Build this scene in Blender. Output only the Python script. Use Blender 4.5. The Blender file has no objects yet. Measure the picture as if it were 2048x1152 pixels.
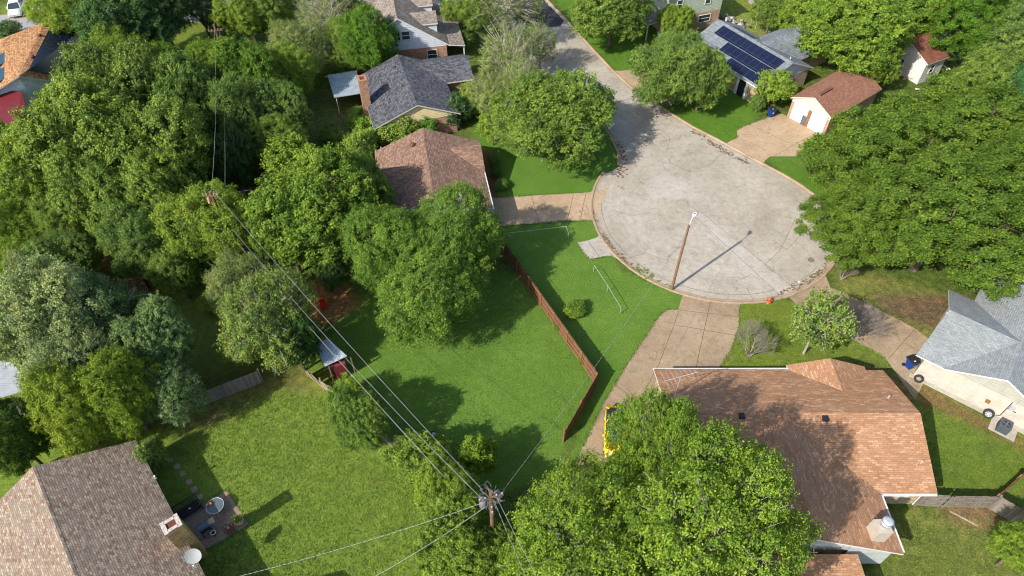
import bpy, math, random
import numpy as np
from mathutils import Vector, noise as mnoise
R_=math.radians
C=bpy.context.scene.collection
random.seed(7)

# ------------------------------------------------------------------ camera
CAMH=48.0; FPX=1366.0; PIT=R_(48)
cd=bpy.data.cameras.new('camera'); cam=bpy.data.objects.new('camera',cd); C.objects.link(cam)
cam.location=(0,0,CAMH); cam.rotation_euler=(R_(90)-PIT,0,0)
cd.sensor_width=36.0; cd.lens=FPX/2048*36.0; cd.clip_end=3000; cd.clip_start=0.5
bpy.context.scene.camera=cam
# ------------------------------------------------------------------ world, sun
SUN_EL=R_(38.5); SUN_AZ=R_(50.5+180)          # shadows fall towards azimuth 50.5 deg (from +Y towards +X)
w=bpy.data.worlds.new("World"); bpy.context.scene.world=w; w.use_nodes=True
nt=w.node_tree; bg=nt.nodes['Background']; sk=nt.nodes.new('ShaderNodeTexSky')
sk.sky_type='NISHITA'; sk.sun_disc=False; sk.sun_elevation=SUN_EL; sk.sun_rotation=SUN_AZ
sk.air_density=1.0; sk.dust_density=1.5
nt.links.new(sk.outputs[0],bg.inputs[0]); bg.inputs[1].default_value=0.15
sl=bpy.data.lights.new('sun','SUN'); sl.energy=4.4; sl.angle=R_(0.55); sl.color=(1.0,0.945,0.85)
so=bpy.data.objects.new('sun',sl); C.objects.link(so)
sd=Vector((math.sin(SUN_AZ)*math.cos(SUN_EL),math.cos(SUN_AZ)*math.cos(SUN_EL),math.sin(SUN_EL)))
so.rotation_euler=sd.to_track_quat('Z','Y').to_euler(); so.location=(-40,-30,80)
vs=bpy.context.scene.view_settings; vs.view_transform='Standard'; vs.look='None'; vs.exposure=0.66; vs.gamma=1
bpy.context.scene.cycles.filter_width=1.05; bpy.context.scene.cycles.max_bounces=6; bpy.context.scene.cycles.transparent_max_bounces=6

def G(px,py,z=0.0):
    u=(px-1024)/FPX; v=(576-py)/FPX
    d=(u,math.cos(PIT)+v*math.sin(PIT),-math.sin(PIT)+v*math.cos(PIT)); t=(z-CAMH)/d[2]
    return Vector((d[0]*t,d[1]*t,z))
def V(*a): return Vector(a)

# ------------------------------------------------------------------ node helpers
def newmat(name,rough=0.9,spec=0.2,metal=0.0):
    m=bpy.data.materials.new(name); m.use_nodes=True; n=m.node_tree
    b=n.nodes['Principled BSDF']; b.inputs['Roughness'].default_value=rough
    b.inputs['Specular IOR Level'].default_value=spec; b.inputs['Metallic'].default_value=metal
    return m,n,b
def rgba(c): return (c[0],c[1],c[2],1.0)
def nd(n,t,**kw):
    x=n.nodes.new(t)
    for k,v in kw.items():
        if k in x.inputs: x.inputs[k].default_value=v
        else: setattr(x,k,v)
    return x
def noise(n,vec,scale,detail=4,rough=0.55,dist=0.0):
    x=n.nodes.new('ShaderNodeTexNoise'); x.inputs['Scale'].default_value=scale; x.inputs['Detail'].default_value=detail
    x.inputs['Roughness'].default_value=rough; x.inputs['Distortion'].default_value=dist
    if vec is not None: n.links.new(vec,x.inputs['Vector'])
    return x.outputs['Fac']
def ramp(n,fac,stops,interp='LINEAR'):
    x=n.nodes.new('ShaderNodeValToRGB'); x.color_ramp.interpolation=interp
    e=x.color_ramp.elements
    while len(e)<len(stops): e.new(0.5)
    for i,(p,c) in enumerate(stops): e[i].position=p; e[i].color=rgba(c) if len(c)==3 else c
    n.links.new(fac,x.inputs[0]); return x.outputs[0]
def mix(n,a,b,fac,mode='MIX'):
    x=n.nodes.new('ShaderNodeMix'); x.data_type='RGBA'; x.blend_type=mode
    for s,v in ((x.inputs[0],fac),(x.inputs[6],a),(x.inputs[7],b)):
        if isinstance(v,(int,float)): s.default_value=v
        elif isinstance(v,(tuple,list)): s.default_value=rgba(v)
        else: n.links.new(v,s)
    return x.outputs[2]
def grey(a): return (a,a,a)
def math_(n,op,a,b=0.5,c=None):
    x=n.nodes.new('ShaderNodeMath'); x.operation=op
    for s,v in zip(x.inputs,(a,b,c)):
        if v is None: continue
        if isinstance(v,(int,float)): s.default_value=v
        else: n.links.new(v,s)
    return x.outputs[0]
def bump(n,b,h,strength=0.5,dist=0.05):
    x=n.nodes.new('ShaderNodeBump'); x.inputs['Strength'].default_value=strength; x.inputs['Distance'].default_value=dist
    n.links.new(h,x.inputs['Height']); n.links.new(x.outputs[0],b.inputs['Normal'])
def coord(n,kind='Object'):
    return n.nodes.new('ShaderNodeTexCoord').outputs[kind]
def geo(n): return n.nodes.new('ShaderNodeNewGeometry').outputs['Position']

MATS={}
def plain(name,col,rough=0.7,spec=0.3,metal=0.0,var=0.15,scale=3.0):
    if name in MATS: return MATS[name]
    m,n,b=newmat(name,rough,spec,metal)
    f=noise(n,geo(n),scale,5,0.6)
    c=ramp(n,f,[(0.3,tuple(x*(1-var) for x in col)),(0.7,tuple(min(1,x*(1+var)) for x in col))])
    n.links.new(c,b.inputs['Base Color']); MATS[name]=m; return m
def shingle(name,cols,bw=0.45,rh=0.16,stain=(0.8,1.1),mort=0.55,bumpd=0.02):
    m,n,b=newmat(name,0.93,0.12)
    uv=coord(n,'UV')
    br=nd(n,'ShaderNodeTexBrick'); br.inputs['Scale'].default_value=1; br.inputs['Brick Width'].default_value=bw; br.inputs['Row Height'].default_value=rh
    br.inputs['Mortar Size'].default_value=0.012; br.inputs['Mortar Smooth'].default_value=0.4; br.inputs['Bias'].default_value=0
    br.inputs['Color1'].default_value=(0,0,0,1); br.inputs['Color2'].default_value=(1,1,1,1); br.inputs['Mortar'].default_value=(0.5,0.5,0.5,1)
    br.offset=0.37; br.offset_frequency=2
    n.links.new(uv,br.inputs['Vector'])
    k=len(cols); c=ramp(n,br.outputs['Color'],[(i/(k-1) if k>1 else 0,cc) for i,cc in enumerate(cols)])
    c=mix(n,c,ramp(n,noise(n,geo(n),0.5,5,0.6),[(0.3,grey(stain[0])),(0.7,grey(stain[1]))]),1.0,'MULTIPLY')
    c=mix(n,c,ramp(n,noise(n,geo(n),9,3,0.7),[(0.3,grey(0.82)),(0.7,grey(1.15))]),1.0,'MULTIPLY')
    dk=mix(n,c,grey(mort),1.0,'MULTIPLY'); c=mix(n,c,dk,br.outputs['Fac'])
    n.links.new(c,b.inputs['Base Color'])
    sep=nd(n,'ShaderNodeSeparateXYZ'); n.links.new(uv,sep.inputs[0])
    saw=math_(n,'FRACT',math_(n,'DIVIDE',sep.outputs[1],rh)); h=math_(n,'SUBTRACT',math_(n,'MULTIPLY',saw,-1.0),math_(n,'MULTIPLY',br.outputs['Color'],0.35))
    bump(n,b,h,0.7,bumpd); MATS[name]=m; return m
def brickmat(name,cols,mortar,bw=0.24,rh=0.085,ms=0.012):
    m,n,b=newmat(name,0.9,0.15); uv=coord(n,'UV')
    br=nd(n,'ShaderNodeTexBrick'); br.inputs['Scale'].default_value=1; br.inputs['Brick Width'].default_value=bw; br.inputs['Row Height'].default_value=rh
    br.inputs['Mortar Size'].default_value=ms; br.inputs['Bias'].default_value=0
    br.inputs['Color1'].default_value=(0,0,0,1); br.inputs['Color2'].default_value=(1,1,1,1); br.inputs['Mortar'].default_value=(0.5,0.5,0.5,1)
    n.links.new(uv,br.inputs['Vector'])
    k=len(cols); c=ramp(n,br.outputs['Color'],[(i/(k-1),cc) for i,cc in enumerate(cols)])
    c=mix(n,c,mortar,br.outputs['Fac']); c=mix(n,c,ramp(n,noise(n,geo(n),1.3,4),[(0.3,grey(0.85)),(0.7,grey(1.1))]),1.0,'MULTIPLY')
    n.links.new(c,b.inputs['Base Color']); bump(n,b,math_(n,'MULTIPLY',br.outputs['Fac'],-1.0),0.6,0.02); MATS[name]=m; return m
def siding(name,col,lap=0.2,vertical=False,metal=0.0,depth=0.03,rough=0.7,var=0.12):
    m,n,b=newmat(name,rough,0.3,metal); uv=coord(n,'UV')
    sep=nd(n,'ShaderNodeSeparateXYZ'); n.links.new(uv,sep.inputs[0])
    s=math_(n,'FRACT',math_(n,'DIVIDE',sep.outputs[0 if vertical else 1],lap))
    c=ramp(n,noise(n,geo(n),1.6,5,0.6),[(0.3,tuple(x*(1-var) for x in col)),(0.7,tuple(min(1,x*(1+var)) for x in col))])
    c=mix(n,c,ramp(n,s,[(0.0,grey(0.55)),(0.08,grey(0.62)),(0.12,grey(1)),(1,grey(1))]),1.0,'MULTIPLY')
    n.links.new(c,b.inputs['Base Color']); bump(n,b,math_(n,'MULTIPLY',s,-1.0),0.8,depth); MATS[name]=m; return m
def woodmat(name,c1,c2,bw=0.14):
    m,n,b=newmat(name,0.85,0.15); uv=coord(n,'UV')
    sep=nd(n,'ShaderNodeSeparateXYZ'); n.links.new(uv,sep.inputs[0])
    q=math_(n,'DIVIDE',sep.outputs[0],bw); fl=math_(n,'FLOOR',q); fr=math_(n,'FRACT',q)
    wn=nd(n,'ShaderNodeTexWhiteNoise'); wn.noise_dimensions='1D'; n.links.new(fl,wn.inputs['W'])
    c=mix(n,c1,c2,wn.outputs['Value'])
    mp=nd(n,'ShaderNodeMapping'); mp.inputs['Scale'].default_value=(14,1.2,1); n.links.new(uv,mp.inputs[0])
    c=mix(n,c,ramp(n,noise(n,mp.outputs[0],1.0,5,0.7),[(0.3,grey(0.6)),(0.7,grey(1.25))]),1.0,'MULTIPLY')
    c=mix(n,c,ramp(n,fr,[(0,grey(0.25)),(0.07,grey(0.3)),(0.12,grey(1)),(1,grey(1))]),1.0,'MULTIPLY')
    n.links.new(c,b.inputs['Base Color']); MATS[name]=m; return m

# ------------------------------------------------------------------ mesh builder
class MB:
    def __init__(s): s.v=[]; s.f=[]; s.m=[]; s.sm=[]
    def poly(s,pts,m=0,smooth=False):
        i=len(s.v); s.v+= [tuple(p) for p in pts]; s.f.append(tuple(range(i,i+len(pts)))); s.m.append(m); s.sm.append(smooth); return s
    def faces(s,verts,faces,m=0,smooth=False):
        i=len(s.v); s.v+=[tuple(p) for p in verts]
        for f in faces: s.f.append(tuple(i+k for k in f)); s.m.append(m); s.sm.append(smooth)
        return s
    def box(s,c,size,rz=0.0,m=0,tilt=None):
        c=Vector(c); sx,sy,sz=[q/2 for q in size]; cs,sn=math.cos(rz),math.sin(rz); vv=[]
        for z in (-sz,sz):
            for x,y in ((-sx,-sy),(sx,-sy),(sx,sy),(-sx,sy)):
                p=Vector((x*cs-y*sn,x*sn+y*cs,z))
                vv.append(c+p)
        return s.faces(vv,[(0,3,2,1),(4,5,6,7),(0,1,5,4),(1,2,6,5),(2,3,7,6),(3,0,4,7)],m)
    def beam(s,a,b,wd,hd,m=0,up=Vector((0,0,1))):
        a=Vector(a);b=Vector(b);d=(b-a).normalized()
        if abs(d.dot(up))>0.98: up=Vector((1,0,0))
        x=d.cross(up).normalized()*wd/2; y=x.cross(d).normalized()*hd/2
        vv=[a-x-y,a+x-y,a+x+y,a-x+y,b-x-y,b+x-y,b+x+y,b-x+y]
        return s.faces(vv,[(0,1,2,3),(7,6,5,4),(1,0,4,5),(2,1,5,6),(3,2,6,7),(0,3,7,4)],m)
    def tube(s,pts,rad,n=8,m=0,cap=True,smooth=True):
        pts=[Vector(p) for p in pts]; 
        if not isinstance(rad,(list,tuple)): rad=[rad]*len(pts)
        rings=[]; ref=None
        for i,p in enumerate(pts):
            d=(pts[min(i+1,len(pts)-1)]-pts[max(i-1,0)])
            if d.length<1e-6: d=Vector((0,0,1))
            d.normalize()
            if ref is None: ref=d.orthogonal().normalized()
            x=(ref-d*ref.dot(d)); x=x.normalized() if x.length>1e-5 else d.orthogonal().normalized(); ref=x; y=d.cross(x)
            rings.append([p+(x*math.cos(2*math.pi*k/n)+y*math.sin(2*math.pi*k/n))*rad[i] for k in range(n)])
        vv=[q for r in rings for q in r]; ff=[]
        for i in range(len(pts)-1):
            for k in range(n):
                a=i*n+k;b=i*n+(k+1)%n; ff.append((a,b,b+n,a+n))
        s.faces(vv,ff,m,smooth)
        if cap: s.faces(rings[0],[tuple(reversed(range(n)))],m); s.faces(rings[-1],[tuple(range(n))],m)
        return s
    def lathe(s,c,prof,n=16,m=0,axis=None,smooth=True):
        c=Vector(c); ax=Vector((0,0,1)) if axis is None else Vector(axis).normalized(); x=ax.orthogonal().normalized(); y=ax.cross(x)
        vv=[];ff=[]
        for r,h in prof:
            for k in range(n): a=2*math.pi*k/n; vv.append(c+ax*h+(x*math.cos(a)+y*math.sin(a))*r)
        for i in range(len(prof)-1):
            for k in range(n):
                a=i*n+k;b=i*n+(k+1)%n; ff.append((a,b,b+n,a+n))
        s.faces(vv,ff,m,smooth)
        s.faces(vv[:n],[tuple(reversed(range(n)))],m); s.faces(vv[-n:],[tuple(range(n))],m)
        return s
    def slab(s,top,th,m=0,ms=1,mb=None):
        top=[Vector(p) for p in top]; bot=[p-Vector((0,0,th)) for p in top]; n=len(top)
        nrm=(top[1]-top[0]).cross(top[2]-top[0])
        if nrm.z<0: top.reverse(); bot.reverse()
        s.poly(top,m); s.poly(list(reversed(bot)),ms if mb is None else mb)
        for i in range(n): j=(i+1)%n; s.poly([bot[i],bot[j],top[j],top[i]],ms)
        return s
    def build(s,name,mats,parent=None,bevel=0):
        me=bpy.data.meshes.new(name)
        off=Vector((0,0,0)); q=parent
        while q is not None: off+=q.location; q=q.parent
        me.from_pydata([(x-off.x,y-off.y,z-off.z) for x,y,z in s.v],[],s.f)
        if not isinstance(mats,(list,tuple)): mats=[mats]
        for mm in mats: me.materials.append(mm)
        me.polygons.foreach_set('material_index',[min(k,len(mats)-1) for k in s.m]); me.polygons.foreach_set('use_smooth',s.sm)
        uvl=me.uv_layers.new(name='UVMap'); uv=np.zeros(len(me.loops)*2)
        for p in me.polygons:
            nn=p.normal
            if abs(nn.z)>0.995: ux=Vector((1,0,0)); vy=Vector((0,1,0))
            else: ux=Vector((-nn.y,nn.x,0)).normalized(); vy=nn.cross(ux)
            for li in p.loop_indices:
                co=me.vertices[me.loops[li].vertex_index].co+off; uv[2*li]=co.dot(ux)+50; uv[2*li+1]=co.dot(vy)+50
        uvl.data.foreach_set('uv',uv); me.update()
        o=bpy.data.objects.new(name,me); C.objects.link(o)
        if parent is not None: o.parent=parent
        if bevel:
            md=o.modifiers.new('bevel','BEVEL'); md.width=bevel; md.segments=2; md.limit_method='ANGLE'
        return o
def bsplit(mb,name,mats,parent):
    par=list(range(len(mb.v)))
    def fd(a):
        while par[a]!=a: par[a]=par[par[a]]; a=par[a]
        return a
    for f in mb.f:
        for k in f[1:]: par[fd(k)]=fd(f[0])
    key={}
    for i,p in enumerate(mb.v): 
        q=tuple(round(c,4) for c in p)
        if q in key: par[fd(i)]=fd(key[q])
        else: key[q]=i
    g={}
    for i,f in enumerate(mb.f): g.setdefault(fd(f[0]),[]).append(i)
    out=[]
    for ids in g.values():
        n=MB()
        for i in ids: n.poly([mb.v[k] for k in mb.f[i]],mb.m[i],mb.sm[i])
        out.append(n.build(name,mats,parent))
    return out
def tag(o,label=None,cat=None,group=None,kind=None):
    if label: o['label']=label
    if cat: o['category']=cat
    if group: o['group']=group
    if kind: o['kind']=kind
    return o
def thing(name,label,cat,loc=(0,0,0),group=None):
    o=bpy.data.objects.new(name,None); C.objects.link(o); o.location=loc; o.empty_display_size=0.3
    return tag(o,label,cat,group)
def copytree(r):
    c=r.copy(); C.objects.link(c)
    for ch in list(r.children):
        k=copytree(ch); k.parent=c
    return c

# ------------------------------------------------------------------ materials
def grassmat():
    m,n,b=newmat('lawn_grass',0.95,0.02); P=geo(n)
    at=n.nodes.new('ShaderNodeAttribute'); at.attribute_name='zone'
    f1=noise(n,P,0.22,4,0.6); f2=noise(n,P,1.6,6,0.65,0.3); f3=noise(n,P,7.0,4,0.7); f4=noise(n,P,26,3,0.7)
    c=mix(n,at.outputs['Color'],ramp(n,f1,[(0.3,(0.82,0.88,0.8)),(0.7,(1.18,1.1,1.1))]),1.0,'MULTIPLY')
    # mottling amount comes from the zone's alpha
    spot=ramp(n,f2,[(0.38,(0.62,0.70,0.7)),(0.52,(1,1,1)),(0.66,(1.55,1.28,1.15))])
    c2=mix(n,c,spot,1.0,'MULTIPLY'); c=mix(n,c,c2,at.outputs['Alpha'])
    dry=ramp(n,noise(n,P,0.55,6,0.7,0.5),[(0.56,(0,0,0)),(0.72,(1,1,1))])
    c=mix(n,c,(0.16,0.115,0.055),math_(n,'MULTIPLY',math_(n,'MULTIPLY',dry,at.outputs['Alpha']),0.6))
    tex=mix(n,ramp(n,f3,[(0.36,grey(0.66)),(0.64,grey(1.34))]),ramp(n,f4,[(0.34,grey(0.62)),(0.66,grey(1.42))]),1.0,'MULTIPLY')
    tex=mix(n,(1,1,1),tex,math_(n,'ADD',math_(n,'MULTIPLY',at.outputs['Alpha'],0.6),0.4))
    c=mix(n,c,tex,1.0,'MULTIPLY')
    n.links.new(c,b.inputs['Base Color'])
    h=math_(n,'ADD',f3,math_(n,'MULTIPLY',f4,0.5)); bump(n,b,h,0.9,0.11)
    return m
def concrete(name,c1,c2,c3,ringc=None,sc=1.0):
    m,n,b=newmat(name,0.92,0.15); P=geo(n)
    f=noise(n,P,0.16*sc,7,0.62,0.4); c=ramp(n,f,[(0.25,c1),(0.5,c2),(0.75,c3)])
    f2=noise(n,P,1.7*sc,6,0.75,0.6); c=mix(n,c,ramp(n,f2,[(0.34,grey(0.82)),(0.5,grey(1)),(0.66,grey(1.12))]),1.0,'MULTIPLY')
    f3=noise(n,P,14,4,0.8); c=mix(n,c,ramp(n,f3,[(0.36,grey(0.76)),(0.64,grey(1.2))]),1.0,'MULTIPLY')
    # stains
    st=ramp(n,noise(n,P,0.42,7,0.7,1.2),[(0.55,(1,1,1)),(0.75,(0.72,0.66,0.6))]); c=mix(n,c,st,0.8,'MULTIPLY')
    # hairline cracks: warped voronoi edges
    wv=nd(n,'ShaderNodeTexNoise'); wv.inputs['Scale'].default_value=0.7; wv.inputs['Detail'].default_value=6; n.links.new(P,wv.inputs['Vector'])
    vm=nd(n,'ShaderNodeVectorMath',operation='MULTIPLY_ADD'); n.links.new(wv.outputs['Color'],vm.inputs[0]); vm.inputs[1].default_value=(2.4,2.4,2.4); n.links.new(P,vm.inputs[2])
    vo=nd(n,'ShaderNodeTexVoronoi'); vo.feature='DISTANCE_TO_EDGE'; vo.inputs['Scale'].default_value=0.16 if ringc else 0.22; n.links.new(vm.outputs[0],vo.inputs['Vector'])
    cr=ramp(n,vo.outputs['Distance'],[(0.0,(1,1,1)),(0.007,(0.6,0.6,0.6)),(0.012,(0,0,0))])
    msk=ramp(n,noise(n,P,0.3,3),[(0.50,(0,0,0)),(0.58,(1,1,1))])
    c=mix(n,c,(0.07,0.06,0.05),math_(n,'MULTIPLY',math_(n,'MULTIPLY',cr,msk),0.45))
    if ringc:   # swirling brush and tyre marks round the turning circle
        sub=nd(n,'ShaderNodeVectorMath',operation='SUBTRACT'); n.links.new(P,sub.inputs[0]); sub.inputs[1].default_value=(ringc[0],ringc[1],0)
        ln=nd(n,'ShaderNodeVectorMath',operation='LENGTH'); n.links.new(sub.outputs[0],ln.inputs[0])
        s3=nd(n,'ShaderNodeSeparateXYZ'); n.links.new(sub.outputs[0],s3.inputs[0])
        ang=math_(n,'ARCTAN2',s3.outputs[1],s3.outputs[0])
        cb=nd(n,'ShaderNodeCombineXYZ'); n.links.new(math_(n,'MULTIPLY',ln.outputs['Value'],3.2),cb.inputs[0]); n.links.new(math_(n,'MULTIPLY',ang,1.6),cb.inputs[1])
        rr=noise(n,cb.outputs[0],1.0,4,0.75,1.6)
        c=mix(n,c,ramp(n,rr,[(0.36,grey(0.80)),(0.5,grey(1.0)),(0.64,grey(1.10))]),0.5,'MULTIPLY')
    n.links.new(c,b.inputs['Base Color']); bump(n,b,f3,0.35,0.02)
    MATS[name]=m; return m
M_GRASS=grassmat()
CUL=(21.19,54.11); CR=12.4
M_ROAD=concrete('road_concrete',(0.27,0.235,0.185),(0.345,0.31,0.255),(0.41,0.375,0.32),ringc=CUL)
M_PATCH=concrete('pale_concrete',(0.33,0.295,0.25),(0.37,0.335,0.29),(0.41,0.38,0.33))
M_DRIVE=concrete('tan_concrete',(0.28,0.20,0.12),(0.38,0.275,0.175),(0.43,0.325,0.215))
M_DRIVE2=concrete('brown_concrete',(0.20,0.145,0.09),(0.29,0.215,0.14),(0.37,0.285,0.195))
M_CURB=concrete('curb_concrete',(0.24,0.175,0.11),(0.33,0.25,0.17),(0.38,0.30,0.21),sc=3)
M_ASPH=plain('dark_asphalt',(0.045,0.045,0.05),0.95,0.1,var=0.3)
M_STREET=plain('grey_asphalt',(0.27,0.27,0.275),0.95,0.1,var=0.12)
M_JOINT=plain('joint_filler',(0.13,0.095,0.065),0.95,0.05)
M_DEBRIS=plain('gutter_dirt',(0.15,0.105,0.065),0.98,0.05,var=0.5,scale=6)
M_WHITE=plain('white_paint',(0.56,0.55,0.53),0.6,0.3,var=0.05)
M_CREAM=plain('cream_paint',(0.53,0.49,0.41),0.7,0.2,var=0.06)
M_DARK=plain('dark_void',(0.015,0.015,0.017),0.6,0.3)
M_BLACK=plain('black_plastic',(0.018,0.018,0.02),0.5,0.4)
M_GLASS=plain('window_glass',(0.03,0.04,0.05),0.08,0.6,var=0.2)
M_METAL=plain('galvanised_metal',(0.50,0.52,0.54),0.45,0.5,0.4,var=0.1)
M_BARK=plain('bark',(0.13,0.10,0.075),0.95,0.1,var=0.35,scale=6)
M_PALEBARK=plain('pale_bark',(0.34,0.30,0.25),0.95,0.1,var=0.25,scale=6)
M_POLE=plain('pole_wood',(0.16,0.10,0.06),0.9,0.1,var=0.3,scale=5)
M_FENCEBR=woodmat('cedar_boards',(0.115,0.058,0.032),(0.19,0.10,0.056))
M_FENCEGR=woodmat('weathered_boards',(0.17,0.145,0.12),(0.26,0.23,0.19))
M_FENCETAN=woodmat('tan_boards',(0.36,0.27,0.18),(0.47,0.37,0.26))
M_RAIL=plain('cedar_rail',(0.24,0.12,0.06),0.85,0.15)

# ------------------------------------------------------------------ the ground: one sheet with the kind of turf, and one sunlit patch, painted per zone
def lin(a,b,n): return list(np.linspace(a,b,n,endpoint=False))
xs=np.array([-1500,-900,-500,-300,-200,-150,-120]+lin(-100,-50,110)+lin(-50,50,330)+lin(50,100,110)+[100,120,150,200,300,500,900,1500])
ys=np.array([-900,-400,-200,-100,-50,-25,-10,0,7]+lin(12,70,200)+lin(70,115,100)+[115,130,150,180,240,340,500,900,1600])
X,Y=np.meshgrid(xs,ys); NX,NY=len(xs),len(ys)
def inpoly(pts):
    inside=np.zeros(X.shape,bool); n=len(pts); j=n-1
    for i in range(n):
        xi,yi=pts[i];xj,yj=pts[j]
        if yi!=yj:
            c=((yi>Y)!=(yj>Y))&(X<(xj-xi)*(Y-yi)/(yj-yi)+xi); inside^=c
        j=i
    return inside
col=np.zeros(X.shape+(4,)); col[...]=(0.085,0.125,0.028,1.0)
def zone(px,rgb,mott,blur=2):
    m=inpoly([tuple(G(*p)[:2]) for p in px]).astype(float)
    for _ in range(blur):
        m=(m+np.roll(m,1,0)+np.roll(m,-1,0)+np.roll(m,1,1)+np.roll(m,-1,1))/5
    c=np.array(list(rgb)+[mott]); col[:]=col*(1-m[...,None])+c*m[...,None]
EM=(0.105,0.190,0.032)
zone([(-200,640),(420,640),(620,700),(760,860),(900,960),(1000,1300),(-300,1300)],(0.145,0.215,0.036),0.55,3)      # yard at bottom left
zone([(270,850),(420,860),(560,780),(640,790),(600,720),(300,740)],(0.13,0.14,0.04),0.9,4)
zone([(650,690),(700,560),(900,520),(1036,546),(1192,770),(1100,960),(960,1000),(880,950),(760,850)],EM,0.28,1)        # vacant lot
zone([(1005,455),(1195,440),(1240,540),(1370,590),(1360,640),(1200,880),(1120,960),(1190,770),(1036,546)],EM,0.22,1)     # front lot outside the fence
zone([(940,255),(1080,240),(1230,250),(1250,330),(1230,385),(985,400)],(0.095,0.185,0.030),0.12,1)
zone([(1430,600),(1560,600),(1700,700),(1830,760),(1880,1000),(2100,1000),(2100,860),(1900,790),(1800,700),(1700,640),(1650,560),(1440,735)],(0.14,0.19,0.035),0.6,3)
zone([(1440,600),(1590,600),(1720,700),(1700,740),(1430,740)],(0.135,0.185,0.03),0.6,1)
zone([(1660,520),(1900,590),(1880,700),(1690,620)],(0.15,0.17,0.045),0.9,2)
zone([(1740,590),(1930,590),(1880,660),(1790,640)],(0.14,0.10,0.06),0.9,5)
zone([(1760,740),(1880,760),(2100,900),(2100,985),(1890,985)],(0.12,0.175,0.03),0.6,3)
zone([(1720,730),(1830,760),(1960,830),(2060,890),(2060,905),(1900,830),(1800,790)],(0.19,0.12,0.06),0.8,3)
zone([(1780,1020),(2100,1010),(2100,1300),(1700,1300)],(0.14,0.17,0.04),0.8,2)
zone([(1880,1010),(2020,1000),(2020,1060),(1900,1050)],(0.22,0.14,0.08),0.9,6)
zone([(1100,-20),(1310,-20),(1420,100),(1560,170),(1470,290),(1390,270),(1290,200),(1150,60)],(0.085,0.17,0.022),0.35,1)
zone([(1440,-60),(1700,-60),(1700,70),(1500,80),(1440,30)],(0.16,0.20,0.04),0.6,2)
zone([(1520,300),(1720,300),(1720,430),(1640,410),(1590,372)],(0.09,0.17,0.025),0.3,1)
zone([(620,560),(700,570),(720,600),(700,625),(640,650),(600,610)],(0.36,0.175,0.07),0.7,4)     # red dirt
zone([(460,370),(530,370),(540,410),(460,415)],(0.22,0.12,0.06),0.7,3)
zone([(0,360),(200,380),(220,540),(60,520)],(0.24,0.14,0.07),0.7,5)
zone([(590,180),(740,180),(740,290),(560,280)],(0.13,0.16,0.045),0.7,3)
zone([(320,40),(430,40),(430,110),(340,105)],(0.13,0.17,0.03),0.4,2)
zone([(0,10),(30,10),(30,38),(0,40)],(0.14,0.19,0.04),0.4,1)
zone([(330,560),(520,600),(520,740),(380,760)],(0.17,0.22,0.05),0.5,4)  # left clearing: sunlight painted in as a brighter turf colour
Z=np.zeros(X.shape)
co=np.stack([X,Y,Z],-1).reshape(-1,3)
me=bpy.data.meshes.new('ground'); idx=np.arange(NX*NY).reshape(NY,NX)
q=np.stack([idx[:-1,:-1],idx[:-1,1:],idx[1:,1:],idx[1:,:-1]],-1).reshape(-1,4)
me.vertices.add(len(co)); me.vertices.foreach_set('co',co.ravel())
me.loops.add(q.size); me.loops.foreach_set('vertex_index',q.ravel()); me.polygons.add(len(q))
me.polygons.foreach_set('loop_start',np.arange(0,q.size,4)); me.polygons.foreach_set('loop_total',np.full(len(q),4)); me.update()
at=me.color_attributes.new('zone','FLOAT_COLOR','POINT'); at.data.foreach_set('color',col.reshape(-1))
me.materials.append(M_GRASS); gr=bpy.data.objects.new('ground',me); C.objects.link(gr); tag(gr,'mown and rough grass over the yards','ground',kind='structure')

# ------------------------------------------------------------------ paved sheets
def densify(pts,step=0.5,jit=0.0,closed=True):
    out=[]; n=len(pts)
    for i in range(n if closed else n-1):
        a=Vector(pts[i]);b=Vector(pts[(i+1)%n]); k=max(1,int((b-a).length/step))
        for t in range(k):
            p=a.lerp(b,t/k)
            if jit: p=p+Vector((mnoise.noise(Vector((p.x*1.3,p.y*1.3,3.1))),mnoise.noise(Vector((p.x*1.3,p.y*1.3,9.7))),0))*jit
            out.append(p)
    if not closed: out.append(Vector(pts[-1]))
    return out
def flat(name,pts,z,mat,label=None,cat='paving',kind='structure',jit=0.06,joints=(),jw=0.045,parent=None):
    P=[Vector((p[0],p[1],z)) for p in pts]; P=densify(P,0.4,jit) if jit else P
    import mathutils
    mb=MB(); tris=mathutils.geometry.tessellate_polygon([P])
    mb.faces(P,[t if ((P[t[1]]-P[t[0]]).cross(P[t[2]]-P[t[0]])).z>0 else (t[2],t[1],t[0]) for t in tris],0)
    for a,b in joints:
        a=Vector((a[0],a[1],z+0.004)); b=Vector((b[0],b[1],z+0.004)); L=densify([a,b],0.6,0.05,False)
        d=(b-a).normalized(); nrm=Vector((-d.y,d.x,0))*jw/2
        for i in range(len(L)-1): mb.poly([L[i]-nrm,L[i+1]-nrm,L[i+1]+nrm,L[i]+nrm],1)
    o=mb.build(name,[mat,M_JOINT],parent)
    for p in o.data.polygons: pass
    return tag(o,label,cat,kind=kind)
# road edge on the right side, from the top of the picture down to the turning circle
redge=[G(*p) for p in ((1098,10),(1146,61),(1179,98),(1217,139),(1257,176),(1288,196),(1338,230),(1382,257),(1423,278),(1455,295),(1490,314),(1528,334),(1562,352),(1597,373),(1628,396),(1650,420))]
top=redge[0]+(redge[0]-redge[1]).normalized()*35; redge=[top]+redge
def offs(pl,d):
    o=[]
    for i,p in enumerate(pl):
        t=(pl[min(i+1,len(pl)-1)]-pl[max(i-1,0)]).normalized(); o.append(p+Vector((t.y,-t.x,0))*d)
    return o
ledge=offs(redge[:8],9.2)
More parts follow.
